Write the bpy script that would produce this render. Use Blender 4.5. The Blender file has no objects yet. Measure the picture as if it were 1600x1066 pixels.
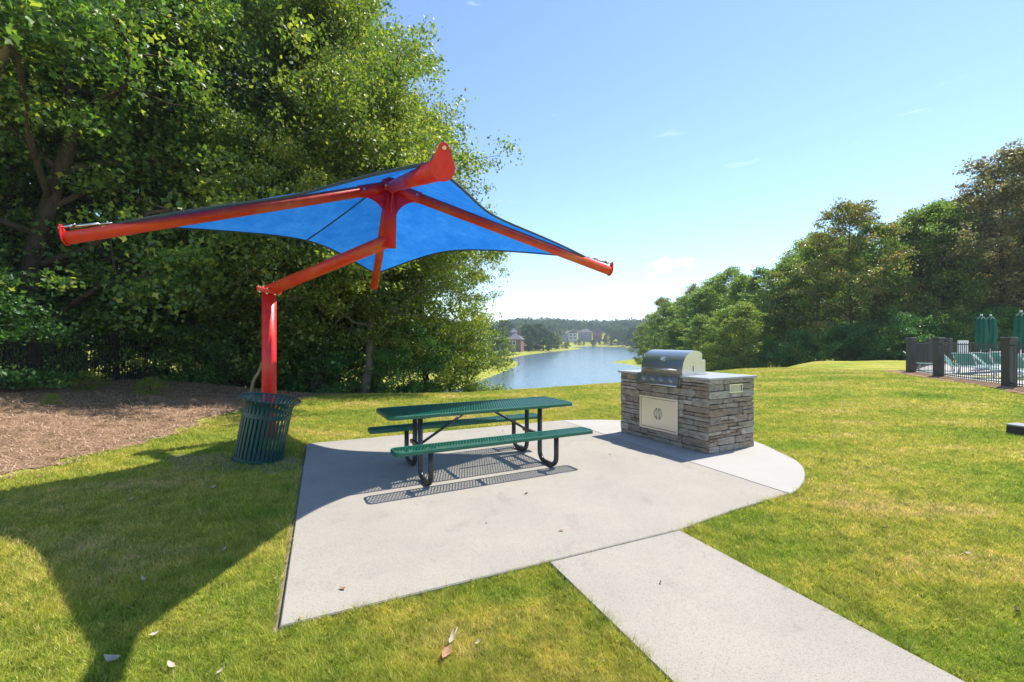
import bpy, math, random
import numpy as np
from mathutils import Vector, Matrix
R = math.radians
random.seed(7)
rng = np.random.default_rng(7)
scene = bpy.context.scene
col = scene.collection

# ------------------------------------------------------------------ camera, sky, sun, exposure
EYE = 1.6
FPX = 711.0            # focal length in photograph pixels (1600 wide)
HZ = 530.0             # row of the horizon
cam_d = bpy.data.cameras.new("camera")
cam = bpy.data.objects.new("camera", cam_d); col.objects.link(cam)
cam.location = (0, 0, EYE); cam.rotation_euler = (R(90), 0, 0)
cam_d.sensor_width = 36.0; cam_d.lens = FPX/1600*36.0
cam_d.shift_y = -3.0/1600
cam_d.clip_start = 0.05; cam_d.clip_end = 9000
scene.camera = cam

SUN_AZ = math.atan2(0.81, 0.586)      # from +Y towards +X
SUN_EL = R(58)
world = bpy.data.worlds.new("World"); scene.world = world; world.use_nodes = True
wn = world.node_tree; wn.nodes.clear()
def N(nt, typ, **kw):
    n = nt.nodes.new(typ)
    for k, v in kw.items():
        if k in n.inputs.keys() if isinstance(k, str) else False: n.inputs[k].default_value = v
        else: setattr(n, k, v)
    return n
def L(nt, a, ao, b, bi): nt.links.new(a.outputs[ao], b.inputs[bi])
sky = N(wn, 'ShaderNodeTexSky', sky_type='NISHITA', sun_disc=False, sun_elevation=SUN_EL, sun_rotation=SUN_AZ,
        altitude=300.0, air_density=1.0, dust_density=0.05, ozone_density=3.0)
bg = N(wn, 'ShaderNodeBackground'); bg.inputs['Strength'].default_value = 0.128
wo = N(wn, 'ShaderNodeOutputWorld')
tc = N(wn, 'ShaderNodeTexCoord')
# thin cirrus: stretched noise, only a few wisps reach white
mp = N(wn, 'ShaderNodeMapping'); mp.inputs['Scale'].default_value = (3.0, 3.0, 16.0); mp.inputs['Rotation'].default_value = (0.0, 0.12, 0.3)
cn = N(wn, 'ShaderNodeTexNoise'); cn.inputs['Scale'].default_value = 1.7; cn.inputs['Detail'].default_value = 7; cn.inputs['Roughness'].default_value = 0.6
cr = N(wn, 'ShaderNodeValToRGB'); cr.color_ramp.elements[0].position = 0.64; cr.color_ramp.elements[1].position = 0.92
cr.color_ramp.elements[0].color = (0, 0, 0, 1); cr.color_ramp.elements[1].color = (0.5, 0.5, 0.5, 1)
cm = N(wn, 'ShaderNodeMixRGB'); cm.inputs['Color2'].default_value = (9.5, 9.8, 10.2, 1)
L(wn, tc, 'Generated', mp, 'Vector'); L(wn, mp, 'Vector', cn, 'Vector'); L(wn, cn, 'Fac', cr, 'Fac')
# one small cumulus scrap low over the lake
sub = N(wn, 'ShaderNodeVectorMath', operation='SUBTRACT'); sub.inputs[1].default_value = Vector((0.335, 1.0, 0.165)).normalized()
scl = N(wn, 'ShaderNodeVectorMath', operation='MULTIPLY'); scl.inputs[1].default_value = (1.0, 1.0, 2.6)
ln = N(wn, 'ShaderNodeVectorMath', operation='LENGTH')
cn2 = N(wn, 'ShaderNodeTexNoise'); cn2.inputs['Scale'].default_value = 26; cn2.inputs['Detail'].default_value = 6
ad = N(wn, 'ShaderNodeMath', operation='MULTIPLY_ADD'); ad.inputs[1].default_value = 0.16; 
cr2 = N(wn, 'ShaderNodeValToRGB'); cr2.color_ramp.elements[0].position = 0.085; cr2.color_ramp.elements[1].position = 0.125
cr2.color_ramp.elements[0].color = (0.75, 0.75, 0.75, 1); cr2.color_ramp.elements[1].color = (0, 0, 0, 1)
L(wn, tc, 'Generated', sub, 0); L(wn, sub, 0, scl, 0); L(wn, scl, 0, ln, 0)
L(wn, tc, 'Generated', cn2, 'Vector'); L(wn, cn2, 'Fac', ad, 0); L(wn, ln, 'Value', ad, 2); L(wn, ad, 0, cr2, 'Fac')
mx = N(wn, 'ShaderNodeMath', operation='MAXIMUM'); L(wn, cr, 'Color', mx, 0); L(wn, cr2, 'Color', mx, 1)
L(wn, mx, 0, cm, 'Fac'); L(wn, sky, 'Color', cm, 'Color1'); L(wn, cm, 'Color', bg, 'Color'); L(wn, bg, 'Background', wo, 'Surface')

sun_d = bpy.data.lights.new("sun", 'SUN'); sun = bpy.data.objects.new("sun", sun_d); col.objects.link(sun)
sun_d.energy = 4.1; sun_d.angle = R(0.53); sun_d.color = (1.0, 0.945, 0.86)
sdir = Vector((math.sin(SUN_AZ)*math.cos(SUN_EL), math.cos(SUN_AZ)*math.cos(SUN_EL), math.sin(SUN_EL)))
sun.rotation_euler = sdir.to_track_quat('Z', 'Y').to_euler(); sun.location = (20, 15, 40)
scene.view_settings.view_transform = 'Standard'; scene.view_settings.look = 'None'
scene.view_settings.exposure = 1.0; scene.view_settings.gamma = 1.0; scene.view_settings.use_curve_mapping = False
scene.cycles.max_bounces = 8; scene.cycles.transparent_max_bounces = 8
scene.cycles.use_adaptive_sampling = True; scene.cycles.adaptive_threshold = 0.015
scene.cycles.sample_clamp_indirect = 6.0

# ------------------------------------------------------------------ helpers
def G(px, py, z=0.0):
    """photo pixel -> point on the level z"""
    d = FPX*(EYE - z)/(py - HZ)
    return ((px - 800)/FPX*d, d)

def tag(o, label=None, cat=None, group=None, kind=None):
    if label: o['label'] = label
    if cat: o['category'] = cat
    if group: o['group'] = group
    if kind: o['kind'] = kind
    return o
def empty(name, loc=(0, 0, 0), rz=0.0, label=None, cat=None, group=None):
    o = bpy.data.objects.new(name, None); col.objects.link(o)
    o.location = loc; o.rotation_euler = (0, 0, rz); o.empty_display_size = 0.1
    return tag(o, label, cat, group)
def add(name, me, mat=None, parent=None, loc=(0, 0, 0), rot=(0, 0, 0), scale=(1, 1, 1)):
    o = bpy.data.objects.new(name, me); col.objects.link(o)
    if mat is not None and len(me.materials) == 0: me.materials.append(mat)
    o.location = loc; o.rotation_euler = rot; o.scale = scale
    if parent: o.parent = parent
    return o
def copy_tree(o, parent=None):
    c = o.copy(); col.objects.link(c); c.parent = parent
    for ch in list(o.children): copy_tree(ch, c)
    return c

class MB:
    def __init__(s): s.v = []; s.f = []; s.sm = []
    def _add(s, vs, fs, smooth=False):
        b = len(s.v); s.v += [tuple(p) for p in vs]
        s.f += [tuple(b + i for i in f) for f in fs]; s.sm += [smooth]*len(fs)
    def box(s, c, size, rz=0.0, M=None, bev=0.0):
        hx, hy, hz = size[0]/2, size[1]/2, size[2]/2
        m = M if M is not None else Matrix.Rotation(rz, 3, 'Z')
        c = Vector(c)
        if bev <= 0:
            vs = [c + m @ Vector((x*hx, y*hy, z*hz)) for x in (-1, 1) for y in (-1, 1) for z in (-1, 1)]
            fs = [(0, 1, 3, 2), (4, 6, 7, 5), (0, 4, 5, 1), (2, 3, 7, 6), (0, 2, 6, 4), (1, 5, 7, 3)]
        else:
            b = min(bev, hx*.9, hy*.9, hz*.9); vs = []; idx = {}
            for x in (-1, 1):
                for y in (-1, 1):
                    for z in (-1, 1):
                        for a, p in enumerate(((x*hx, y*(hy-b), z*(hz-b)), (x*(hx-b), y*hy, z*(hz-b)), (x*(hx-b), y*(hy-b), z*hz))):
                            idx[(x, y, z, a)] = len(vs); vs.append(c + m @ Vector(p))
            I = lambda *k: idx[k]; fs = []
            for x in (-1, 1):
                q = [I(x, -1, -1, 0), I(x, 1, -1, 0), I(x, 1, 1, 0), I(x, -1, 1, 0)]; fs.append(q if x > 0 else q[::-1])
            for y in (-1, 1):
                q = [I(-1, y, -1, 1), I(1, y, -1, 1), I(1, y, 1, 1), I(-1, y, 1, 1)]; fs.append(q[::-1] if y > 0 else q)
            for z in (-1, 1):
                q = [I(-1, -1, z, 2), I(1, -1, z, 2), I(1, 1, z, 2), I(-1, 1, z, 2)]; fs.append(q if z > 0 else q[::-1])
            for y in (-1, 1):
                for z in (-1, 1): fs.append((I(-1, y, z, 1), I(1, y, z, 1), I(1, y, z, 2), I(-1, y, z, 2)))
            for x in (-1, 1):
                for z in (-1, 1): fs.append((I(x, -1, z, 0), I(x, 1, z, 0), I(x, 1, z, 2), I(x, -1, z, 2)))
            for x in (-1, 1):
                for y in (-1, 1): fs.append((I(x, y, -1, 0), I(x, y, 1, 0), I(x, y, 1, 1), I(x, y, -1, 1)))
            for x in (-1, 1):
                for y in (-1, 1):
                    for z in (-1, 1): fs.append((I(x, y, z, 0), I(x, y, z, 1), I(x, y, z, 2)))
        s._add(vs, fs)
        return s
    def bar(s, a, b, w, h, up=(0, 0, 1)):
        a, b = Vector(a), Vector(b); d = (b-a); l = d.length; d.normalize()
        u = Vector(up); x = u.cross(d)
        if x.length < 1e-4: x = Vector((1, 0, 0)).cross(d)
        x.normalize(); y = d.cross(x)
        M = Matrix((x, y, d)).transposed()
        return s.box((a+b)/2, (w, h, l), M=M)
    def tube(s, pts, r, n=12, caps=True, smooth=True):
        pts = [Vector(p) for p in pts]; k = len(pts)
        rs = r if isinstance(r, (list, tuple)) else [r]*k
        vs = []; prev = None
        for i, p in enumerate(pts):
            t = (pts[min(i+1, k-1)] - pts[max(i-1, 0)])
            if 0 < i < k-1:
                t = (pts[i+1]-p).normalized() + (p-pts[i-1]).normalized()
            t.normalize()
            if prev is None:
                x = t.cross(Vector((0, 0, 1)))
                if x.length < 1e-3: x = Vector((1, 0, 0))
            else: x = prev - t*prev.dot(t)
            x.normalize(); prev = x; y = t.cross(x)
            f = 1.0
            if 0 < i < k-1:
                c = t.dot((p-pts[i-1]).normalized()); f = 1.0/max(c, .4)
                bd = ((pts[i+1]-p).normalized() - (p-pts[i-1]).normalized())
            for j in range(n):
                a = 2*math.pi*j/n; o = x*math.cos(a) + y*math.sin(a)
                o = o*rs[i]
                if f > 1.02 and bd.length > 1e-3:
                    b2 = bd - t*bd.dot(t); b2.normalize(); o = o + b2*o.dot(b2)*(f-1)
                vs.append(p + o)
        fs = []
        for i in range(k-1):
            for j in range(n):
                fs.append((i*n+j, i*n+(j+1) % n, (i+1)*n+(j+1) % n, (i+1)*n+j))
        s._add(vs, fs, smooth)
        if caps:
            b = len(s.v) - k*n
            s.f.append(tuple(b+j for j in range(n))[::-1]); s.sm.append(False)
            s.f.append(tuple(b+(k-1)*n+j for j in range(n))); s.sm.append(False)
        return s
    def lathe(s, prof, n=32, c=(0, 0, 0), smooth=True):
        vs = []; fs = []
        for (r_, z_) in prof:
            for j in range(n):
                a = 2*math.pi*j/n; vs.append((c[0]+r_*math.cos(a), c[1]+r_*math.sin(a), c[2]+z_))
        for i in range(len(prof)-1):
            for j in range(n): fs.append((i*n+j, i*n+(j+1) % n, (i+1)*n+(j+1) % n, (i+1)*n+j))
        s._add(vs, fs, smooth); return s
    def prism(s, poly, axis_a, axis_b, axis_n, o, t):
        """polygon (a,b) extruded along axis_n by t, starting at o"""
        A, B, Nn, o = Vector(axis_a), Vector(axis_b), Vector(axis_n), Vector(o)
        n = len(poly)
        vs = [o + A*a + B*b for a, b in poly] + [o + A*a + B*b + Nn*t for a, b in poly]
        fs = [tuple(range(n))[::-1], tuple(range(n, 2*n))] + [(i, (i+1) % n, n+(i+1) % n, n+i) for i in range(n)]
        s._add(vs, fs); return s
    def mesh(s, name):
        me = bpy.data.meshes.new(name); me.from_pydata(s.v, [], s.f)
        me.polygons.foreach_set('use_smooth', s.sm); me.update(); return me
    def build(s, name, mat, parent=None, **kw): return add(name, s.mesh(name), mat, parent, **kw)

def tri_mesh(name, verts, tris):
    """fast mesh from numpy arrays, triangles"""
    me = bpy.data.meshes.new(name)
    me.vertices.add(len(verts)); me.vertices.foreach_set('co', np.ascontiguousarray(verts, dtype=np.float32).ravel())
    nt = len(tris); me.loops.add(nt*3); me.polygons.add(nt)
    me.loops.foreach_set('vertex_index', np.ascontiguousarray(tris, dtype=np.int32).ravel())
    me.polygons.foreach_set('loop_start', np.arange(0, nt*3, 3, dtype=np.int32))
    me.update(calc_edges=True); return me

# ------------------------------------------------------------------ materials
def newmat(name):
    m = bpy.data.materials.new(name); m.use_nodes = True; nt = m.node_tree; nt.nodes.clear()
    out = N(nt, 'ShaderNodeOutputMaterial'); p = N(nt, 'ShaderNodeBsdfPrincipled'); L(nt, p, 'BSDF', out, 'Surface')
    return m, nt, p, out
def ramp(nt, stops):
    r = N(nt, 'ShaderNodeValToRGB'); e = r.color_ramp.elements
    while len(e) < len(stops): e.new(0.5)
    for el, (pos, c) in zip(e, stops): el.position = pos; el.color = (*c, 1)
    return r
def noise(nt, scale, detail=4, rough=.55, coord='Object', stretch=None):
    t = N(nt, 'ShaderNodeTexCoord'); n = N(nt, 'ShaderNodeTexNoise')
    n.inputs['Scale'].default_value = scale; n.inputs['Detail'].default_value = detail; n.inputs['Roughness'].default_value = rough
    if stretch:
        m = N(nt, 'ShaderNodeMapping'); m.inputs['Scale'].default_value = stretch; L(nt, t, coord, m, 'Vector'); L(nt, m, 'Vector', n, 'Vector')
    else: L(nt, t, coord, n, 'Vector')
    return n
def bump(nt, p, src, strength=.3, dist=.01, out='Fac'):
    b = N(nt, 'ShaderNodeBump'); b.inputs['Strength'].default_value = strength; b.inputs['Distance'].default_value = dist
    L(nt, src, out, b, 'Height'); L(nt, b, 'Normal', p, 'Normal'); return b
def simple(name, c1, c2=None, scale=8, rough=.5, metal=0.0, bmp=0.0, stretch=None, lo=.35, hi=.65, spec=None, bscale=None, bdist=.01):
    m, nt, p, o = newmat(name)
    p.inputs['Roughness'].default_value = rough; p.inputs['Metallic'].default_value = metal
    if spec is not None: p.inputs['Specular IOR Level'].default_value = spec
    c2 = c2 or tuple(x*.8 for x in c1)
    n = noise(nt, scale, 5, .6, stretch=stretch); r = ramp(nt, [(lo, c1), (hi, c2)]); L(nt, n, 'Fac', r, 'Fac'); L(nt, r, 'Color', p, 'Base Color')
    if bmp: bump(nt, p, noise(nt, bscale or scale*4, 4, .6, stretch=stretch), bmp, bdist)
    return m
def leafmat(name, stops, trans=.35, rough=.42, island=True, spec=.65, tint=(1.25, 1.35, .6), big=None):
    m, nt, p, o = newmat(name)
    g = N(nt, 'ShaderNodeNewGeometry'); r = ramp(nt, stops); r.color_ramp.interpolation = 'LINEAR'
    n = noise(nt, .55, 3, .5, coord='Object')
    mm = N(nt, 'ShaderNodeMath', operation='MULTIPLY_ADD'); mm.inputs[1].default_value = .9; mm.inputs[2].default_value = -.45
    a2 = N(nt, 'ShaderNodeMath', operation='ADD')
    L(nt, n, 'Fac', mm, 0); L(nt, g, 'Random Per Island', a2, 0); L(nt, mm, 0, a2, 1)
    oi = N(nt, 'ShaderNodeObjectInfo'); m3 = N(nt, 'ShaderNodeMath', operation='MULTIPLY_ADD'); m3.inputs[1].default_value = .24; m3.inputs[2].default_value = -.12
    a3 = N(nt, 'ShaderNodeMath', operation='ADD'); L(nt, oi, 'Random', m3, 0); L(nt, m3, 0, a3, 0); L(nt, a2, 0, a3, 1)
    L(nt, a3, 0, r, 'Fac'); L(nt, r, 'Color', p, 'Base Color')
    p.inputs['Roughness'].default_value = rough; p.inputs['Specular IOR Level'].default_value = spec
    t = N(nt, 'ShaderNodeBsdfTranslucent'); mu = N(nt, 'ShaderNodeMixRGB', blend_type='MULTIPLY'); mu.inputs['Fac'].default_value = 1; mu.inputs['Color2'].default_value = (*tint, 1)
    L(nt, r, 'Color', mu, 'Color1'); L(nt, mu, 'Color', t, 'Color')
    mix = N(nt, 'ShaderNodeMixShader'); mix.inputs['Fac'].default_value = trans
    L(nt, p, 'BSDF', mix, 1); L(nt, t, 'BSDF', mix, 2); L(nt, mix, 'Shader', o, 'Surface')
    return m

M = {}
# turf colour shared by soil sheet and blades: world-position patches
def turf_color(nt, blades):
    g = N(nt, 'ShaderNodeNewGeometry')
    n1 = N(nt, 'ShaderNodeTexNoise'); n1.inputs['Scale'].default_value = .55; n1.inputs['Detail'].default_value = 5; n1.inputs['Roughness'].default_value = .62
    st = N(nt, 'ShaderNodeMapping'); st.inputs['Scale'].default_value = (.7, 1.3, 1.0); L(nt, g, 'Position', st, 'Vector'); L(nt, st, 'Vector', n1, 'Vector')
    r1 = ramp(nt, [(.28, (.225, .320, .040)), (.42, (.340, .400, .050)), (.54, (.490, .465, .075)), (.66, (.600, .500, .150))]); L(nt, n1, 'Fac', r1, 'Fac')
    n2 = N(nt, 'ShaderNodeTexNoise'); n2.inputs['Scale'].default_value = 5.0; n2.inputs['Detail'].default_value = 4; n2.inputs['Roughness'].default_value = .7; L(nt, g, 'Position', n2, 'Vector')
    mix = N(nt, 'ShaderNodeMixRGB', blend_type='MULTIPLY'); mix.inputs['Fac'].default_value = .75
    r2 = ramp(nt, [(.34, (.55, .62, .5)), (.50, (.95, .97, .9)), (.66, (1.28, 1.18, 1.2))]); L(nt, n2, 'Fac', r2, 'Fac')
    L(nt, r1, 'Color', mix, 'Color1'); L(nt, r2, 'Color', mix, 'Color2')
    if not blades: return mix, n2
    r3 = ramp(nt, [(0, (.55, .72, .55)), (.40, (.98, 1.1, .95)), (.74, (1.25, 1.2, 1.1)), (.80, (1.45, 1.15, 2.2)), (1, (1.9, 1.55, 3.6))]); L(nt, g, 'Random Per Island', r3, 'Fac')
    m3 = N(nt, 'ShaderNodeMixRGB', blend_type='MULTIPLY'); m3.inputs['Fac'].default_value = 1; L(nt, mix, 'Color', m3, 'Color1'); L(nt, r3, 'Color', m3, 'Color2')
    return m3, n2
m, nt, p, o = newmat('turf'); c, n2 = turf_color(nt, False)
# fine mottling of blades too small to model
g = N(nt, 'ShaderNodeNewGeometry'); n3 = N(nt, 'ShaderNodeTexNoise'); n3.inputs['Scale'].default_value = 38; n3.inputs['Detail'].default_value = 3; L(nt, g, 'Position', n3, 'Vector')
r = ramp(nt, [(.3, (.34, .38, .31)), (.65, (.78, .78, .72))]); L(nt, n3, 'Fac', r, 'Fac')
mm = N(nt, 'ShaderNodeMixRGB', blend_type='MULTIPLY'); mm.inputs['Fac'].default_value = .8; L(nt, c, 'Color', mm, 'Color1'); L(nt, r, 'Color', mm, 'Color2'); L(nt, mm, 'Color', p, 'Base Color')
p.inputs['Roughness'].default_value = .9; p.inputs['Specular IOR Level'].default_value = .1
bump(nt, p, n3, .8, .03); M['turf'] = m
m, nt, p, o = newmat('grass_blade'); c, n2 = turf_color(nt, True); L(nt, c, 'Color', p, 'Base Color'); p.inputs['Roughness'].default_value = .55; p.inputs['Specular IOR Level'].default_value = .25
t = N(nt, 'ShaderNodeBsdfTranslucent'); L(nt, c, 'Color', t, 'Color'); mix = N(nt, 'ShaderNodeMixShader'); mix.inputs['Fac'].default_value = .45
L(nt, p, 'BSDF', mix, 1); L(nt, t, 'BSDF', mix, 2); L(nt, mix, 'Shader', o, 'Surface'); M['blade'] = m

def concrete(name, base, dark, speck, sp=.5):
    m, nt, p, o = newmat(name)
    n1 = noise(nt, 1.3, 6, .6); r1 = ramp(nt, [(.3, dark), (.62, base)]); L(nt, n1, 'Fac', r1, 'Fac')
    t = N(nt, 'ShaderNodeTexCoord'); v = N(nt, 'ShaderNodeTexVoronoi'); v.inputs['Scale'].default_value = 240; L(nt, t, 'Object', v, 'Vector')
    sp_ = N(nt, 'ShaderNodeSeparateColor'); L(nt, v, 'Color', sp_, 'Color')
    r2 = ramp(nt, [(0, (.42, .42, .43)), (.12, (.85, .84, .83)), (.3, (1, 1, 1)), (.85, (1.0, 1.0, 1.0)), (1, (1.22, 1.2, 1.17))]); L(nt, sp_, 0, r2, 'Fac')
    mx_ = N(nt, 'ShaderNodeMixRGB', blend_type='MULTIPLY'); mx_.inputs['Fac'].default_value = sp; L(nt, r1, 'Color', mx_, 'Color1'); L(nt, r2, 'Color', mx_, 'Color2')
    n4 = noise(nt, 3.1, 8, .72, stretch=(1, .6, 1)); r4 = ramp(nt, [(.30, (.62, .62, .63)), (.44, (1, 1, 1))]); L(nt, n4, 'Fac', r4, 'Fac')
    m2 = N(nt, 'ShaderNodeMixRGB', blend_type='MULTIPLY'); m2.inputs['Fac'].default_value = speck; L(nt, mx_, 'Color', m2, 'Color1'); L(nt, r4, 'Color', m2, 'Color2')
    L(nt, m2, 'Color', p, 'Base Color'); p.inputs['Roughness'].default_value = .9; p.inputs['Specular IOR Level'].default_value = .2
    bump(nt, p, noise(nt, 120, 3, .7), .35, .004)
    return m
M['concrete'] = concrete('aggregate_concrete', (.350, .318, .266), (.308, .281, .238), .45, .75)
M['concrete_new'] = concrete('smooth_concrete', (.395, .372, .340), (.37, .35, .32), .2, .12)
M['deck'] = concrete('pool_deck_concrete', (.55, .53, .50), (.48, .47, .45), .2, .2)
M['mulch'] = simple('pine_straw', (.36, .235, .14), (.15, .092, .052), 3.5, .95, bmp=.9, bscale=40, bdist=.03, lo=.3, hi=.7, spec=.1)
m, nt, p, o = newmat('pine_needle'); g = N(nt, 'ShaderNodeNewGeometry'); r = ramp(nt, [(0, (.16, .09, .05)), (.5, (.42, .26, .16)), (1, (.58, .42, .30))]); L(nt, g, 'Random Per Island', r, 'Fac'); L(nt, r, 'Color', p, 'Base Color'); p.inputs['Roughness'].default_value = .8; M['needle'] = m
M['soil'] = simple('bare_soil', (.26, .20, .13), (.18, .14, .085), 9, .95, bmp=.8, bscale=40)

m, nt, p, o = newmat('lake_water'); p.inputs['Base Color'].default_value = (.10, .155, .19, 1); p.inputs['Roughness'].default_value = .15; p.inputs['IOR'].default_value = 1.33
n = noise(nt, 1.1, 5, .6, stretch=(.7, 1.0, 1)); bump(nt, p, n, .16, .3); M['water'] = m
m, nt, p, o = newmat('pool_water'); p.inputs['Base Color'].default_value = (.12, .42, .5, 1); p.inputs['Roughness'].default_value = .05; bump(nt, p, noise(nt, 4, 3), .2, .05); M['pool'] = m

# sun-bleached red paint: chalky orange fading in patches
def redpaint(name, fade):
    m, nt, p, o = newmat(name)
    n = noise(nt, 2.0, 6, .68, stretch=(1, 1, 1)); r = ramp(nt, [(.5-fade*.3, (.70, .013, .018)), (.64-fade*.20, (.72, .050, .014)), (.84-fade*.2, (.70, .16, .045))]); L(nt, n, 'Fac', r, 'Fac')
    n2 = noise(nt, 14, 5, .7); r2 = ramp(nt, [(.35, (.78, .74, .72)), (.6, (1, 1, 1))]); L(nt, n2, 'Fac', r2, 'Fac')
    mx_ = N(nt, 'ShaderNodeMixRGB', blend_type='MULTIPLY'); mx_.inputs['Fac'].default_value = .6; L(nt, r, 'Color', mx_, 'Color1'); L(nt, r2, 'Color', mx_, 'Color2'); L(nt, mx_, 'Color', p, 'Base Color')
    rr = ramp(nt, [(.3, (.28, .28, .28)), (.7, (.55, .55, .55))]); L(nt, n2, 'Fac', rr, 'Fac'); L(nt, rr, 'Color', p, 'Roughness')
    return m
M['red'] = redpaint('red_paint', .0); M['redfade'] = redpaint('faded_red_paint', .72)
m, nt, p, o = newmat('blue_shade_fabric')
n = noise(nt, 2.6, 9, .78); r = ramp(nt, [(.32, (.012, .105, .42)), (.55, (.02, .15, .55)), (.72, (.06, .23, .62))]); L(nt, n, 'Fac', r, 'Fac'); L(nt, r, 'Color', p, 'Base Color'); p.inputs['Roughness'].default_value = .85; p.inputs['Specular IOR Level'].default_value = .15
wv = N(nt, 'ShaderNodeTexWave'); wv.inputs['Scale'].default_value = 22; wv.inputs['Distortion'].default_value = 1.2; wv.inputs['Detail'].default_value = 3
t = N(nt, 'ShaderNodeTexCoord'); L(nt, t, 'Object', wv, 'Vector')
tr = N(nt, 'ShaderNodeBsdfTranslucent'); rt = ramp(nt, [(.30, (.008, .15, .60)), (.5, (.014, .205, .74)), (.72, (.07, .36, .86))]); 
mxf = N(nt, 'ShaderNodeMixRGB'); mxf.inputs['Fac'].default_value = .25; L(nt, n, 'Fac', mxf, 'Color1'); L(nt, wv, 'Fac', mxf, 'Color2'); L(nt, mxf, 'Color', rt, 'Fac'); L(nt, rt, 'Color', tr, 'Color')
mix = N(nt, 'ShaderNodeMixShader'); mix.inputs['Fac'].default_value = .36; L(nt, p, 'BSDF', mix, 1); L(nt, tr, 'BSDF', mix, 2); L(nt, mix, 'Shader', o, 'Surface'); M['fabric'] = m
M['hem'] = simple('canopy_hem', (.035, .06, .09), (.05, .075, .10), 12, .8)
M['steel'] = simple('brushed_steel', (.62, .61, .59), (.52, .51, .49), 30, .30, 1.0, stretch=(1, 1, 14))
M['steel_h'] = simple('polished_steel_hood', (.66, .64, .61), (.56, .54, .51), 18, .33, 1.0, stretch=(1, 8, 1))
M['steel_d'] = simple('satin_steel_door', (.80, .76, .67), (.74, .70, .61), 22, .38, .85, stretch=(1, 9, 1))
M['darksteel'] = simple('dull_grey_steel', (.42, .40, .36), (.32, .30, .27), 20, .48, 1.0)  # darker, rougher steel for door handles, control panel and firebox front
M['black'] = simple('black_coated_metal', (.022, .022, .024), (.035, .034, .034), 20, .38)
M['bronze'] = simple('dark_bronze_coating', (.026, .023, .022), (.036, .032, .030), 18, .45)
M['greenplast'] = simple('green_plastisol', (.010, .105, .066), (.014, .13, .082), 14, .32, spec=.5)
M['cangreen'] = simple('dark_green_coated_steel', (.008, .055, .052), (.014, .075, .068), 9, .36)
M['counter'] = simple('grey_stone_counter', (.30, .30, .31), (.40, .39, .39), 40, .35)
M['mortar'] = simple('dark_mortar', (.05, .043, .036), (.075, .066, .055), 14, .95)
m, nt, p, o = newmat('ledge_stone'); oi = N(nt, 'ShaderNodeObjectInfo')
r = ramp(nt, [(0, (.23, .175, .125)), (.2, (.35, .29, .225)), (.4, (.27, .225, .185)), (.6, (.41, .355, .29)), (.78, (.30, .27, .235)), (.92, (.50, .45, .38)), (1, (.26, .18, .12))]); L(nt, oi, 'Random', r, 'Fac')
t = N(nt, 'ShaderNodeTexCoord'); ofs = N(nt, 'ShaderNodeVectorMath', operation='ADD'); g = N(nt, 'ShaderNodeNewGeometry'); 
n = N(nt, 'ShaderNodeTexNoise'); n.inputs['Scale'].default_value = 9; n.inputs['Detail'].default_value = 7; n.inputs['Roughness'].default_value = .68
mpg = N(nt, 'ShaderNodeMapping'); mpg.inputs['Scale'].default_value = (1, 1, 2.6); L(nt, g, 'Position', mpg, 'Vector'); L(nt, mpg, 'Vector', n, 'Vector')
r2 = ramp(nt, [(.3, (.45, .40, .36)), (.5, (.95, .93, .9)), (.72, (1.35, 1.3, 1.24))]); L(nt, n, 'Fac', r2, 'Fac')
mx_ = N(nt, 'ShaderNodeMixRGB', blend_type='MULTIPLY'); mx_.inputs['Fac'].default_value = .9; L(nt, r, 'Color', mx_, 'Color1'); L(nt, r2, 'Color', mx_, 'Color2'); L(nt, mx_, 'Color', p, 'Base Color'); p.inputs['Roughness'].default_value = .9; p.inputs['Specular IOR Level'].default_value = .2
bump(nt, p, n, .9, .03); M['stone'] = m
M['bark'] = simple('tree_bark', (.115, .088, .065), (.055, .042, .032), 6, .95, bmp=1.0, bscale=22, stretch=(1, 1, .25), bdist=.03, spec=.1)
M['bark_pale'] = simple('pale_bark', (.24, .205, .165), (.15, .125, .10), 6, .95, bmp=.8, bscale=22, stretch=(1, 1, .3), bdist=.02, spec=.1)
M['leaf_a'] = leafmat('maple_leaf', [(0, (0.060, 0.142, 0.037)), (.35, (0.108, 0.216, 0.049)), (.7, (0.180, 0.295, 0.055)), (.9, (0.288, 0.374, 0.065)), (1, (0.432, 0.461, 0.086))], .48)
M['leaf_b'] = leafmat('sweetgum_leaf', [(0, (0.070, 0.129, 0.028)), (.35, (0.124, 0.194, 0.036)), (.7, (0.194, 0.265, 0.042)), (.9, (0.294, 0.330, 0.053)), (1, (0.423, 0.400, 0.070))], .48)
M['leaf_d'] = leafmat('undergrowth_leaf', [(0, (0.044, 0.124, 0.029)), (.5, (0.081, 0.212, 0.039)), (.9, (0.150, 0.300, 0.049)), (1, (0.326, 0.436, 0.081))], .4)
M['leaf_r'] = leafmat('woodland_leaf', [(0, (0.095, 0.168, 0.039)), (.4, (0.157, 0.246, 0.047)), (.75, (0.235, 0.314, 0.056)), (1, (0.381, 0.381, 0.078))], .55)
M['leaf_br'] = leafmat('browning_leaf', [(0, (.13, .16, .045)), (.4, (.21, .21, .075)), (.75, (.29, .25, .11)), (1, (.36, .27, .14))], .5, tint=(1.2, 1.1, .7))
M['leaf_or'] = leafmat('turning_leaf', [(0, (.11, .18, .035)), (.55, (.20, .24, .045)), (.85, (.30, .25, .06)), (1, (.36, .19, .07))], .5, tint=(1.2, 1.1, .6))
M['leaf_y'] = leafmat('yellowing_leaf', [(0, (0.109, 0.186, 0.023)), (.5, (0.202, 0.279, 0.031)), (1, (0.372, 0.357, 0.046))], .40)
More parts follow.
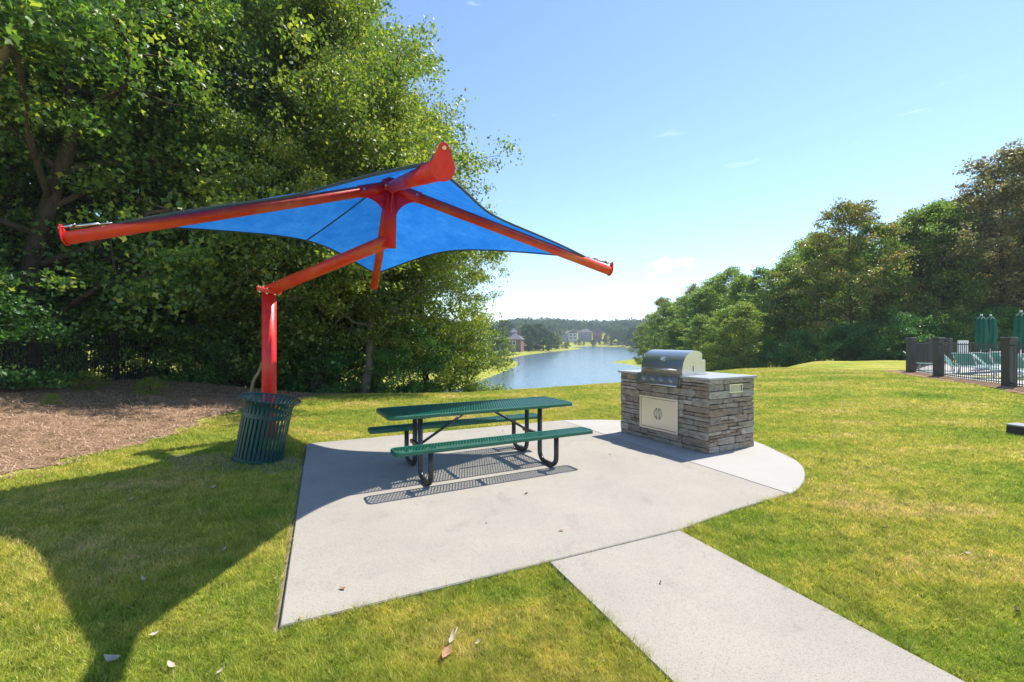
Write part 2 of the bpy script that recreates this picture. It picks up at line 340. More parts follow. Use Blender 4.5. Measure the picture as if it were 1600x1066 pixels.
M['leaf_far'] = leafmat('far_leaf', [(0, (0.037, 0.090, 0.028)), (.5, (0.065, 0.127, 0.037)), (.9, (0.102, 0.155, 0.046)), (1, (0.155, 0.155, 0.046))], .2, rough=.8, spec=.05)
M['leaf_red'] = leafmat('red_leaf', [(0, (0.155, 0.078, 0.046)), (.5, (0.310, 0.078, 0.054)), (1, (0.388, 0.139, 0.078))], .3, tint=(1.2, 1, .8))
M['umb'] = simple('green_umbrella_cloth', (.005, .085, .05), (.008, .11, .064), 6, .8)
M['white'] = simple('white_coated_metal', (.75, .75, .74), (.68, .68, .67), 9, .4)
M['sling'] = simple('teal_sling_fabric', (.10, .32, .27), (.14, .38, .32), 12, .8)
M['slingd'] = simple('dark_green_sling_fabric', (.02, .09, .06), (.03, .11, .075), 12, .8)
M['brick'] = simple('far_brick', (.23, .115, .095), (.17, .085, .07), 2, .9)
M['siding'] = simple('pale_siding', (.55, .55, .55), (.48, .49, .5), 1, .8)
M['greyside'] = simple('grey_siding', (.26, .27, .30), (.22, .23, .26), 1, .8)
M['roof'] = simple('grey_shingle', (.15, .15, .165), (.105, .105, .115), 2, .95)
M['pane'] = simple('house_glass', (.04, .05, .06), (.06, .07, .08), 2, .1)
M['dry'] = simple('dry_leaf', (.36, .20, .10), (.24, .12, .06), 40, .8)
M['pale'] = simple('pale_dry_leaf', (.46, .38, .28), (.34, .27, .19), 40, .8)
M['dark_leaf'] = simple('dark_dry_leaf', (.10, .06, .035), (.06, .035, .02), 40, .8)
M['boxbrown'] = simple('dark_brown_plastic', (.05, .035, .028), (.035, .026, .02), 12, .6)

# ------------------------------------------------------------------ terrain
LAKE = np.array([(-16, 40), (2, 36), (14, 44), (22, 60), (27, 88), (31, 112), (28.3, 132), (38, 146), (60, 165), (95, 240), (102, 313), (72, 427),
                 (46, 361), (50, 318), (36, 276), (24, 246), (15.7, 223), (3.8, 182), (-1.0, 156), (1.6, 126), (1.2, 112), (-3, 85), (-7, 62), (-14, 48)], float)
def poly_signed(x, y, P):
    """distance to polygon, negative inside"""
    x = np.asarray(x, float); y = np.asarray(y, float)
    d2 = np.full(x.shape, 1e18); ins = np.zeros(x.shape, bool)
    for i in range(len(P)):
        ax, ay = P[i]; bx, by = P[(i+1) % len(P)]
        ex, ey = bx-ax, by-ay; t = np.clip(((x-ax)*ex + (y-ay)*ey)/(ex*ex+ey*ey), 0, 1)
        d2 = np.minimum(d2, (x-ax-t*ex)**2 + (y-ay-t*ey)**2)
        c = ((ay > y) != (by > y)) & (x < (bx-ax)*(y-ay)/((by-ay) if by != ay else 1e-9) + ax); ins ^= c
    d = np.sqrt(d2); return np.where(ins, -d, d)
def sstep(a, b, x): t = np.clip((x-a)/(b-a), 0, 1); return t*t*(3-2*t)
WATER_Z = -5.0
CAN = (-3.46, 6.2)
def H(x, y):
    x = np.asarray(x, float); y = np.asarray(y, float)
    yc = np.interp(x, [-40, -20, -11, -6, -1.2, 4, 8, 11, 16.5, 20, 40, 80], [13, 13, 12.6, 12.8, 13.3, 16.4, 19.8, 21.4, 22, 29, 33, 33])
    z = -0.035 + .22*sstep(4.5, 13, x)*sstep(5, 15, y) + .46*sstep(-5.5, -11.5, x)*sstep(3, 9, y)
    z = z + .012*np.sin(x*1.3+.5)*np.sin(y*1.1) * sstep(0, 3, np.abs(x)+np.abs(y-5)-4)
    s = y - yc
    z = z - .26*np.where(s > 0, s*s/(s+3.0), 0)
    d = poly_signed(x, y, LAKE)
    land = WATER_Z + np.where(d > 0, .18 + .06*np.minimum(d, 60) + .01*np.maximum(d-60, 0)*0, 0)
    land = land + 12*sstep(330, 640, y)*sstep(0, 60, d) + 5*sstep(60, 300, np.abs(x))*sstep(60, 200, y)
    land = land + sstep(400, 700, y)*(2.5*np.sin(x*.012+1) + 2*np.sin(x*.031))
    z = np.where(y > yc, np.maximum(z, np.minimum(land, 30)), z)
    z = np.where((d < 0), np.minimum(z, np.maximum(WATER_Z + .25*d, -7)), z)
    # trodden hump that tips the litter bin
    rr = np.hypot(x-CAN[0], y-CAN[1]); z = z - .15*(x-CAN[0])*np.exp(-(rr/.55)**2)
    return z
def h1(x, y): return float(H(np.array([x]), np.array([y]))[0])

def axis(segs):
    out = []
    for a, b, st in segs: out += list(np.arange(a, b-1e-6, st))
    out.append(segs[-1][1]); return np.array(out)
gx = axis([(-3000, -400, 260), (-400, -80, 20), (-80, -24, 3), (-24, -8, .5), (-8, 6, .2), (6, 26, .5), (26, 110, 3), (110, 400, 20), (400, 3000, 260)])
gy = axis([(-60, -6, 6), (-6, 1, .5), (1, 10, .2), (10, 30, .5), (30, 70, 1.5), (70, 280, 4), (280, 460, 8), (460, 900, 30), (900, 4000, 310)])
XX, YY = np.meshgrid(gx, gy); ZZ = H(XX, YY)
nx, ny = len(gx), len(gy)
idx = np.arange(nx*ny).reshape(ny, nx); a, b, c_, d_ = idx[:-1, :-1].ravel(), idx[:-1, 1:].ravel(), idx[1:, 1:].ravel(), idx[1:, :-1].ravel()
gm = tri_mesh('ground', np.stack([XX, YY, ZZ], -1).reshape(-1, 3), np.concatenate([np.stack([a, b, c_], 1), np.stack([a, c_, d_], 1)]))
tag(add('ground', gm, M['turf']), kind='structure')

# lake surface
lk = MB(); lk._add([(-120, 24, WATER_Z), (220, 24, WATER_Z), (220, 470, WATER_Z), (-120, 470, WATER_Z)], [(0, 1, 2, 3)])
tag(lk.build('lake', M['water']), kind='structure')

# patio, extension slab and path
def slab(name, pts, mat, top=0.0, th=.12, bev=.008):
    n = len(pts); c = np.mean(pts, axis=0)
    def inset(p, k): v = np.array(p)-c; l = np.hypot(*v); return c + v*(1-k/l)
    mb = MB(); vs = [(*inset(p, bev), top) for p in pts] + [(*p, top-bev) for p in pts] + [(*p, top-th) for p in pts]
    fs = [tuple(range(n))] + [(i+n, (i+1) % n+n, (i+1) % n, i) for i in range(n)] + [(i+2*n, (i+1) % n+2*n, (i+1) % n+n, i+n) for i in range(n)]
    mb._add(vs, fs); return tag(mb.build(name, mat), kind='structure')
A0 = np.array(G(437, 978)); A1 = np.array(G(858, 876)); A2 = np.array(G(1060, 827)); A3 = np.array(G(480, 693))
J0 = np.array(G(1232, 771)); J1 = np.array((.97, 8.97))
E2 = np.array(G(1150, 795))
main_pts = [tuple(A0), tuple(A1), tuple(A2), tuple(E2), tuple(J0), tuple(J1), tuple(A3)]
slab('patio', main_pts, M['concrete'])
def smooth_curve(pts, k=4):
    P = [np.array(q, float) for q in pts]; out = []
    for i in range(len(P)-1):
        p0 = P[max(i-1, 0)]; p1 = P[i]; p2 = P[i+1]; p3 = P[min(i+2, len(P)-1)]
        for t in np.linspace(0, 1, k, endpoint=False):
            out.append(.5*((2*p1)+(-p0+p2)*t+(2*p0-5*p1+4*p2-p3)*t*t+(-p0+3*p1-3*p2+p3)*t**3))
    out.append(P[-1]); return [tuple(q) for q in out]
jd = (J1-J0)/np.linalg.norm(J1-J0); gap = np.array((jd[1], -jd[0]))*.007
ext = smooth_curve([tuple(J0+gap), G(1246, 764.5), G(1257, 748), G(1255, 730), G(1240, 717), G(1217, 706), (3.82, 6.9), (3.72, 7.5), (3.3, 8.25), (2.6, 8.8), (1.8, 9.03), tuple(J1+gap)], 4)
slab('patio_extension', ext, M['concrete_new'], top=.001)
pd = np.array((.389, -.921)); pj = pd*.010
path_pts = [tuple(A1+pj), tuple(A1+pd*9), tuple(A2+pd*9), tuple(A2+pj)]
slab('path', path_pts, M['concrete'], top=-.003)
PAVE = [np.array(main_pts), np.array(ext), np.array(path_pts)]

# mulch bed draped under the trees on the left
MB_POLY = np.array(smooth_curve([G(-700, 812, .1), G(-200, 772, .1), (-5.75, 6.0), G(110, 710, .05), G(200, 692, .05), G(290, 668, .05), G(345, 650), G(400, 637), G(470, 622), (-5.0, 14.6), (-5.0, 20), (-40, 20), (-40, 2.5)], 3))
def draped(name, poly, mat, step, lift, ragged=.12):
    x0, y0 = poly.min(0); x1, y1 = poly.max(0)
    xs = np.arange(x0, x1+step, step); ys = np.arange(y0, y1+step, step); X, Y = np.meshgrid(xs, ys)
    d = poly_signed(X, Y, poly) + ragged*(np.sin(X*5.1+Y*2.3)+np.sin(X*2.2-Y*6.7+1)+.8*np.sin(X*11.3+Y*9.1))/2
    keep = d < 0; Z = H(X, Y)+lift
    id_ = np.arange(X.size).reshape(X.shape)
    q = keep[:-1, :-1] & keep[1:, :-1] & keep[:-1, 1:] & keep[1:, 1:]
    a, b, c_, d_ = id_[:-1, :-1][q], id_[:-1, 1:][q], id_[1:, 1:][q], id_[1:, :-1][q]
    t = np.concatenate([np.stack([a, b, c_], 1), np.stack([a, c_, d_], 1)])
    u, inv = np.unique(t, return_inverse=True)
    V = np.stack([X, Y, Z], -1).reshape(-1, 3)[u]
    return tag(add(name, tri_mesh(name, V, inv.reshape(-1, 3)), mat), kind='structure')
draped('mulch_bed', MB_POLY, M['mulch'], .16, .012)
STRIP = np.array([(12.4, 9.6), (13.6, 9.9), (15.1, 13.6), (16.4, 17.2), (17.5, 19.6), (17.6, 20.4), (16.5, 20.6), (16.0, 19.6), (15.2, 17.3), (14.2, 13.9)], float)
draped('mulch_strip', STRIP, M['mulch'], .15, .02, .08)
SOILP = np.array([(CAN[0]+.05+1.15*math.cos(t)*(1+.3*math.sin(3*t)), CAN[1]-.22+.60*math.sin(t)*(1+.3*math.cos(2*t))) for t in np.linspace(0, 6.28, 24, endpoint=False)])
draped('bare_earth_patch', SOILP, M['soil'], .06, .006, .20)

# bare earth showing in the trimmed gaps beside the slabs
def edge_soil(p, q, side, w):
    p, q = np.array(p), np.array(q); d = (q-p)/np.linalg.norm(q-p); nn = np.array((d[1], -d[0]))*side; k = 60; vs = []; fs = []
    for i in range(k+1):
        c = p + (q-p)*i/k; e = c + nn*w*(.75+.5*abs(math.sin(i*2.1)+.5*math.sin(i*5.3))/1.5); vs += [(*c, h1(*c)+.004), (*e, h1(*e)+.004)]
    fs = [(2*i, 2*i+1, 2*i+3, 2*i+2) for i in range(k)]; mb = MB(); mb._add(vs, fs); return tag(mb.build('bare_earth_edge', M['soil']), kind='structure')
edge_soil(A0, A3, -1, .045); edge_soil(A2, A2+pd*6, -1, .035)

# needles lying on the mulch
n = 48000
px_ = rng.uniform(-14, -4, n*2); py_ = rng.uniform(4.2, 15, n*2); dd = poly_signed(px_, py_, MB_POLY); k = dd < .05; px_, py_ = px_[k][:n], py_[k][:n]; n = len(px_)
an = rng.uniform(0, 2*np.pi, n); ll = rng.uniform(.05, .13, n); w = rng.uniform(.003, .007, n); zz = H(px_, py_)+.02
ux, uy = np.cos(an), np.sin(an)
V = np.empty((n, 3, 3)); V[:, 0] = np.stack([px_-uy*w, py_+ux*w, zz], 1); V[:, 1] = np.stack([px_+uy*w, py_-ux*w, zz], 1); V[:, 2] = np.stack([px_+ux*ll, py_+uy*ll, zz+rng.uniform(-.005, .065, n)], 1)
tag(add('pine_straw', tri_mesh('pine_straw', V.reshape(-1, 3), np.arange(n*3).reshape(-1, 3)), M['needle']), 'brown fallen needles and twigs covering the mulch bed', 'pine straw', kind='stuff')

# grass blades, denser towards the terrace
def blades(n):
    r = 1.9*(26/1.9)**rng.uniform(0, 1, n)**.95
    th = rng.uniform(-R(53), R(53), n); x = r*np.sin(th); y = r*np.cos(th)
    ok = np.ones(n, bool)
    for P in PAVE: ok &= poly_signed(x, y, P) > .004
    def seg(p, q): t = np.clip(((x-p[0])*(q[0]-p[0])+(y-p[1])*(q[1]-p[1]))/((q[0]-p[0])**2+(q[1]-p[1])**2), 0, 1); return np.hypot(x-p[0]-t*(q[0]-p[0]), y-p[1]-t*(q[1]-p[1]))
    ok &= (seg(A0, A3) > .035) & (seg(A2, A2+pd*9) > .022)      # trimmed gap along two edges
    ok &= poly_signed(x, y, MB_POLY) > -.12*rng.uniform(0, 1, n)
    ok &= (poly_signed(x, y, SOILP) > 0) | (rng.uniform(0, 1, n) < .42)
    ok &= poly_signed(x, y, STRIP) > 0
    ok &= y < np.interp(x, [-11, -6, -1.2, 4, 11, 16.5], [12.6, 13.3, 15, 18.5, 22.5, 23])
    x, y, r = x[ok], y[ok], r[ok]; n = len(x)
    z = H(x, y)
    tall = .75 + .35*np.sin(x*2.1+1.3*np.sin(y*1.7)) * np.sin(y*2.6+x)
    hh = rng.uniform(.014, .037, n)*(.3+.7*tall) + .006
    # fringe along the slab edges grows taller
    e = np.minimum.reduce([poly_signed(x, y, P) for P in PAVE]); hh *= 1 + .75*np.clip(1-e/.12, 0, 1)
    w = (.0010 + .00062*r)*rng.uniform(.7, 1.3, n); hh *= 1+.03*r
    hsh = np.abs(np.sin(np.floor(x/.032+.4*np.sin(y*9))*12.9898 + np.floor(y/.032+.4*np.sin(x*11))*78.233)*43758.5453) % 1.0     # tufts lean together
    hs2 = (hsh*7.31) % 1.0; hh *= .78+.40*hs2
    an = rng.uniform(0, 2*np.pi, n); la = hsh*2*np.pi + rng.normal(0, 1.1, n); lean = hh*rng.uniform(.2, 1.5, n)
    ca, sa = np.cos(an)*w, np.sin(an)*w
    V = np.empty((n, 3, 3)); V[:, 0] = np.stack([x-ca, y-sa, z-.004], 1); V[:, 1] = np.stack([x+ca, y+sa, z-.004], 1)
    V[:, 2] = np.stack([x+np.cos(la)*lean, y+np.sin(la)*lean, z+hh], 1)
    return V.reshape(-1, 3), np.arange(n*3).reshape(-1, 3)
V, T = blades(1650000)
tag(add('lawn_grass', tri_mesh('lawn_grass', V, T), M['blade']), 'short yellow green mown turf around the concrete patio', 'grass', kind='stuff')

# ------------------------------------------------------------------ shade canopy
C = Vector((-1.676, 6.28, 0)); RC = 3.51; AC = R(20.34); ZT = 2.72; ZH = 3.70
PB = Vector((-3.95, 7.40, 0))
sc_root = empty('shade_canopy', (PB.x, PB.y, h1(PB.x, PB.y)), 0, 'blue square fabric shade canopy on red cantilever pole leaning over the picnic table', 'shade canopy')
O = Vector(sc_root.location)
zf = 2.36
hub = C + Vector((0, 0, ZH)); elbow = C + Vector((0, 0, 2.97))
mb = MB().tube([PB - O + Vector((0, 0, -.1)), PB - O + Vector((0, 0, zf))], .108, 24); pole = mb.build('pole', M['red'], sc_root)
# bolted flange pair, tilted with the arm
adir = (elbow - (PB + Vector((0, 0, zf+.06)))).normalized()
fm = MB(); 
tilt = Vector((adir.x*.25, adir.y*.25, 1)).normalized(); q = tilt.to_track_quat('Z', 'Y').to_matrix()
def disc(mb, c, rad, th, q, n=28):
    mb._add([c + q @ Vector((rad*math.cos(2*math.pi*i/n), rad*math.sin(2*math.pi*i/n), zz)) for zz in (-th/2, th/2) for i in range(n)],
            [tuple(range(n))[::-1], tuple(range(n, 2*n))] + [(i, (i+1) % n, n+(i+1) % n, n+i) for i in range(n)])
fc = PB + Vector((0, 0, zf+.02)) - O
disc(fm, fc, .185, .026, q); fm.build('flange', M['red'], sc_root)
fm = MB(); disc(fm, fc + tilt*.03, .185, .026, q); fm.build('flange', M['red'], sc_root)
for i in range(8):
    a = 2*math.pi*i/8; bm_ = MB(); disc(bm_, fc + tilt*.015 + q @ Vector((.155*math.cos(a), .155*math.sin(a), 0)), .017, .10, q, 6)
    bm_.build('bolt', M['steel'], sc_root)
astart = PB + Vector((0, 0, zf+.03))
MB().tube([astart - O, elbow + adir*.0 - O, ], .092, 24).build('arm', M['redfade'], sc_root)
# mast mitred on the arm end
MB().tube([elbow - adir*.02 + Vector((0, 0, -.10)) - O, hub + Vector((0, 0, .05)) - O], .088, 24).build('mast', M['red'], sc_root)
dirs = {}
for k, deg in (('right', 0), ('far', 90), ('left', 180), ('near', 270)):
    t = AC + R(deg); dirs[k] = Vector((math.cos(t), math.sin(t), 0))
tips = {}
for k, dv in dirs.items():
    tip = C + dv*RC + Vector((0, 0, ZT)); tips[k] = tip
    ax = (tip - hub).normalized(); rr = .072
    rib = MB().tube([hub - O, tip - O], rr, 20).build('rib', M['redfade'] if k in ('left', 'far', 'right') else M['red'], sc_root)
    MB().tube([hub + ax*.02 - O, hub + ax*.42 - O], rr+.010, 20).build('sleeve', M['red'], rib)
    s_ = ax.cross(Vector((0, 0, 1))).normalized(); u_ = s_.cross(ax)
    for e in (-1, 1): MB().tube([hub + ax*.36 + s_*e*(rr-.005) - O, hub + ax*.36 + s_*e*(rr+.03) - O], .016, 8).build('bolt', M['steel'], rib)
    # teardrop end plate with eye bolt, turnbuckle back to the fabric corner
    prof = [(.082*math.cos(a), .082*math.sin(a)) for a in np.linspace(R(160), R(380), 18)] + [(.036*math.cos(a), .125+.036*math.sin(a)) for a in np.linspace(R(10), R(170), 9)]
    MB().prism(prof, s_, u_, ax, tip - O - ax*.004, .014).build('end_plate', M['red'], rib)
    tb = MB(); tb.tube([tip + u_*.125 + ax*.03 - O, tip + u_*.125 - ax*.10 - O], .013, 8); tb.tube([tip + u_*.115 - ax*.09 - O, tip + u_*.10 - ax*.34 - O], .017, 8)
    tb.tube([tip + u_*.10 - ax*.30 - O, tip + u_*.088 - ax*.46 - O], .009, 6)
    tb.tube([tip + u_*(.118+.02*math.sin(a)) + s_*.02*math.cos(a) - ax*(.1+.03*math.sin(a)) - O for a in np.linspace(0, 6.28, 10)], .006, 6)
    tb.build('turnbuckle', M['steel'], rib)
    # curved gusset from mast to rib
    gp = [(.05, -.36), (.05, -.02), (.42, -.02+.42*ax.z), (.40, -.06+.40*ax.z)] + [(.40-.33*math.sin(a), -.06+.40*ax.z - .28*(1-math.cos(a))) for a in np.linspace(.2, R(90), 7)]
    MB().prism(gp, dv, (0, 0, 1), s_, hub - O - s_*.008, .016).build('gusset', M['red'], sc_root)
mb = MB(); mb.lathe([(0.0, .10), (.10, .10), (.125, .06), (.125, -.05), (.10, -.08)], 20, hub - O); mb.build('hub', M['red'], sc_root)
# fabric: four tensioned panels
order = ['right', 'far', 'left', 'near']
apex = hub + Vector((0, 0, .14)); fab = MB(); nS, nT = 28, 14
hemcurves = []
for i in range(4):
    a, b = tips[order[i]], tips[order[(i+1) % 4]]
    a = a + (apex - a).normalized()*.46 + Vector((0, 0, .055)); b = b + (apex - b).normalized()*.46 + Vector((0, 0, .055))
    rows = []; edge = []
    for s in range(nS+1):
        u = s/nS; e = a.lerp(b, u); k4 = 4*u*(1-u)
        inward = (Vector((C.x, C.y, e.z)) - e).normalized()
        e = e + inward*.55*k4 + Vector((0, 0, .195*k4))
        edge.append(e)
    for t in range(nT+1):
        v = t/nT
        row = []
        for s in range(nS+1):
            u = s/nS; p_ = apex.lerp(edge[s], v); k4 = 4*u*(1-u)
            p_ = p_ + Vector((0, 0, -.10*k4*v*(1-v)))
            row.append(p_ - O)
        rows.append(row)
    vs = [p_ for row in rows for p_ in row]; W = nS+1
    fab._add(vs, [(t*W+s, t*W+s+1, (t+1)*W+s+1, (t+1)*W+s) for t in range(nT) for s in range(nS)], True)
    hemcurves.append([p_ - O for p_ in edge])
cf = fab.build('fabric', M['fabric'], sc_root)
for e in hemcurves: MB().tube(e, .015, 8).build('hem', M['hem'], cf)
# seam from apex to middle of the left-far edge
def panel_pt(i, u, v):
    a, b = tips[order[i]], tips[order[(i+1) % 4]]
    a = a + (apex - a).normalized()*.46 + Vector((0, 0, .055)); b = b + (apex - b).normalized()*.46 + Vector((0, 0, .055))
    e = a.lerp(b, u); k4 = 4*u*(1-u); e = e + (Vector((C.x, C.y, e.z)) - e).normalized()*.55*k4 + Vector((0, 0, .195*k4))
    return apex.lerp(e, v) + Vector((0, 0, -.10*k4*v*(1-v))) - O
for i in (1,):
    MB().tube([panel_pt(i, .5, v) + Vector((0, 0, -.006)) for v in np.linspace(.12, 1, 12)], .011, 6).build('seam', M['hem'], cf)

# ------------------------------------------------------------------ picnic table
TA = R(28); TC = (-.42, 5.80)
pt = empty('picnic_table', (TC[0], TC[1], 0), TA, 'green expanded metal picnic table with two attached benches and dark tube frame', 'picnic table')
def mesh_panel(name, x0, x1, y0, y1, ztop, rc):
    """rolled-edge panel with a diamond lattice inside"""
    def rrect(x0, x1, y0, y1, r, k=6):
        out = []
        for cx, cy, a0 in ((x1-r, y1-r, 0), (x0+r, y1-r, 90), (x0+r, y0+r, 180), (x1-r, y0+r, 270)):
            for a in np.linspace(a0, a0+90, k): out.append((cx+r*math.cos(R(a)), cy+r*math.sin(R(a))))
        return out
    o_ = rrect(x0, x1, y0, y1, rc); i_ = rrect(x0+.022, x1-.022, y0+.022, y1-.022, rc-.018); n = len(o_)
    mb = MB()
    vs = [(x, y, ztop-.012) for x, y in o_] + [(*(np.array(o)+(np.array(i)-np.array(o))*.4), ztop) for o, i in zip(o_, i_)] + [(x, y, ztop-.004) for x, y in i_] + [(x, y, ztop-.045) for x, y in o_] + [(x, y, ztop-.016) for x, y in i_]
    fs = []
    for k in range(n):
        j = (k+1) % n
        fs += [(k, j, n+j, n+k), (n+k, n+j, 2*n+j, 2*n+k), (3*n+k, 3*n+j, j, k), (2*n+k, 2*n+j, 4*n+j, 4*n+k), (4*n+k, 4*n+j, 3*n+j, 3*n+k)]
    mb._add(vs, fs); rim = mb.build(name, M['greenplast'], pt)
    lat = MB(); wd = y1-y0-.03; sh = wd*.42; ya, yb = y0+.015, y1-.015; xa, xb = x0+.015, x1-.015
    pitch = .034
    for s in (-1, 1):
        k = xa - abs(sh)
        while k < xb + abs(sh):
            p0 = [k, ya]; p1 = [k+s*sh, yb]
            # clip to x range
            def clip(p, q):
                if p[0] < xa or p[0] > xb:
                    lim = xa if p[0] < xa else xb
                    if (q[0]-p[0]) == 0: return None
                    t = (lim-p[0])/(q[0]-p[0])
                    if t <= 0 or t >= 1: return None
                    return [lim, p[1]+(q[1]-p[1])*t]
                return p
            c0 = clip(p0, p1); c1 = clip(p1, p0)
            if c0 and c1 and abs(c0[1]-c1[1]) > .02: lat.bar((*c0, ztop-.009 - (.001 if s > 0 else 0)), (*c1, ztop-.009 - (.001 if s > 0 else 0)), .0085, .006)
            k += pitch
    l_ = lat.build('lattice', M['greenplast'], rim); l_['label'] = 'diamond expanded metal mesh'
    sp = MB()
    for fx in (.18, .5, .82): MB().box((x0+(x1-x0)*fx, (y0+y1)/2, ztop-.03), (.04, y1-y0-.02, .02)).build('support_bar', M['black'], rim)
mesh_panel('tabletop', -1.22, 1.22, -.37, .37, .76, .07)
mesh_panel('bench_seat', -1.25, 1.25, -.76, -.50, .46, .06)
mesh_panel('bench_seat', -1.25, 1.25, .50, .76, .46, .06)
def arcpts(c, r, a0, a1, k=7): return [(c[0]+r*math.cos(a), c[1]+r*math.sin(a)) for a in np.linspace(a0, a1, k)]
for lx in (-.80, .80):
    for s in (-1, 1):
        # U leg: down from the table, along the ground, up to the bench
        yi, yo, r = .23, .62, .12
        prof = [(yi, .72), (yi, r+.03)] + arcpts((yi+r, .03+r), r, math.pi, 1.5*math.pi)[1:] + arcpts((yo-r, .03+r), r, 1.5*math.pi, 2*math.pi)[0:] + [(yo, .43)]
        MB().tube([(lx+s*.035, s*y, z) for y, z in prof], .030, 12).build('leg', M['black'], pt)
    MB().box((lx, 0, .716), (.10, .66, .028)).build('cross_support', M['black'], pt)
    MB().bar((lx, -.26, .34), (lx, .26, .34), .04, .04).build('cross_support', M['black'], pt)
    MB().tube([(lx*.96, 0, .345), (lx*.18, 0, .705)], .016, 10).build('brace', M['black'], pt)

# ------------------------------------------------------------------ stone barbecue island
IR = R(29); IB = (2.733, 6.32); ID, IL, IHt = 1.0, 1.75, 1.025
isl = empty('barbecue_island', (IB[0], IB[1], 0), IR, 'stacked ledgestone barbecue island with grey counter and steel access door', 'barbecue island')
MB().box((ID/2, IL/2, IHt/2-.006), (ID-.05, IL-.05, IHt)).build('core', M['mortar'], isl)
cm_ = MB(); cm_.box((ID/2, IL/2, IHt+.0165), (ID+.08, IL+.08, .033), bev=.004); cm_.build('countertop', M['counter'], isl)
stone_meshes = []
for v in range(9):
    rs = np.random.default_rng(100+v); mb = MB(); mb.box((0, 0, 0), (1, 1, 1), bev=.09)
    mb.v = [tuple(np.array(p_)*1 + rs.uniform(-.055, .055, 3)*np.array((.35, .8, 1.1))) for p_ in mb.v]
    stone_meshes.append(mb.mesh('stone'))
for me_ in stone_meshes: me_.materials.append(M['stone'])
DOOR = (.515, 1.29, .175, .695); PANEL = (.47, 1.33, .885, 1.02); VENT = (.434, .727, .825, .95)
def stone_wall(face, length, holes, seed):
    rs = random.Random(seed); z = 0.0
    heights = []
    while z < IHt-.02:
        hgt = rs.choice([.055, .07, .08, .095, .11, .12]); 
        if IHt - (z+hgt) < .05: hgt = IHt - z
        heights.append((z, hgt)); z += hgt
    for z0, hgt in heights:
        x = 0.0 if rs.random() < .5 else -.0
        while x < length-.001:
            w_ = rs.uniform(.16, .50)
            if length-(x+w_) < .10: w_ = length-x
            # cut out openings
            segs = [(x, x+w_, z0, z0+hgt)]
            for hx0, hx1, hz0, hz1 in holes:
                ns = []
                for a, b, c0, c1 in segs:
                    if b <= hx0 or a >= hx1 or c1 <= hz0 or c0 >= hz1: ns.append((a, b, c0, c1)); continue
                    if hx0 - a > .045: ns.append((a, hx0, c0, c1))
                    if b - hx1 > .045: ns.append((hx1, b, c0, c1))
                    ma, mb_ = max(a, hx0), min(b, hx1)
                    if mb_-ma > .05:
                        if hz0 - c0 > .022: ns.append((ma, mb_, c0, hz0))
                        if c1 - hz1 > .022: ns.append((ma, mb_, hz1, c1))
                segs = ns
            seg2 = []
            for a, b, c0, c1 in segs:
                if c1-c0 > .085 and rs.random() < .33:
                    zs_ = c0 + (c1-c0)*rs.uniform(.38, .62); xs_ = a + (b-a)*rs.uniform(.35, .65)
                    seg2.append((a, b, c0, zs_)); seg2 += [(a, b, zs_, c1)] if b-a < .2 else [(a, xs_, zs_, c1), (xs_, b, zs_, c1)]
                else: seg2.append((a, b, c0, c1))
            for a, b, c0, c1 in seg2:
                me_ = rs.choice(stone_meshes); g_ = .004
                proud = rs.uniform(.0, .020); th = .06
                cx, cz = (a+b)/2, (c0+c1)/2; sx, sz = b-a-2*g_, c1-c0-2*g_
                if face == 'front': loc = (.025-proud, cx, cz); rz = -math.pi/2
                elif face == 'back': loc = (ID-.025+proud, cx, cz); rz = math.pi/2
                elif face == 'right': loc = (cx, .025-proud, cz); rz = 0
                else: loc = (cx, IL-.025+proud, cz); rz = math.pi
                st = add('stone', me_, None, isl, loc, (0, 0, rz), (max(sx, .03), th, max(sz, .02)))
            x += w_
stone_wall('front', IL, [DOOR, PANEL], 3); stone_wall('right', ID, [VENT], 11); stone_wall('left', ID, [], 5); stone_wall('back', IL, [], 8)
# access door
y0, y1, z0, z1 = DOOR
fr = MB()
for c, s in (((-.012, (y0+y1)/2, z1-.014), (.03, y1-y0, .028)), ((-.012, (y0+y1)/2, z0+.014), (.03, y1-y0, .028)), ((-.012, y0+.014, (z0+z1)/2), (.03, .028, z1-z0-.056)), ((-.012, y1-.014, (z0+z1)/2), (.03, .028, z1-z0-.056))): fr.box(c, s)
dr = MB().box((-.013, (y0+y1)/2, (z0+z1)/2), (.02, y1-y0-.066, z1-z0-.066), bev=.004).build('access_door', M['steel_d'], isl)
fr.build('door_frame', M['steel_d'], dr)
MB().box((-.002, (y0+y1)/2, (z0+z1)/2), (.012, y1-y0-.04, z1-z0-.04)).build('door_gap', M['mortar'], dr)
ym, zm = (y0+y1)/2, (z0+z1)/2
for s in (-1, 1):
    pts = [(-.024 - .028*math.sin(math.pi*t), ym + s*(.022 + .030*math.sin(math.pi*t)), zm + .085*(2*t-1)) for t in np.linspace(0, 1, 11)]
    MB().tube(pts, .008, 8).build('door_handle', M['darksteel'], dr)
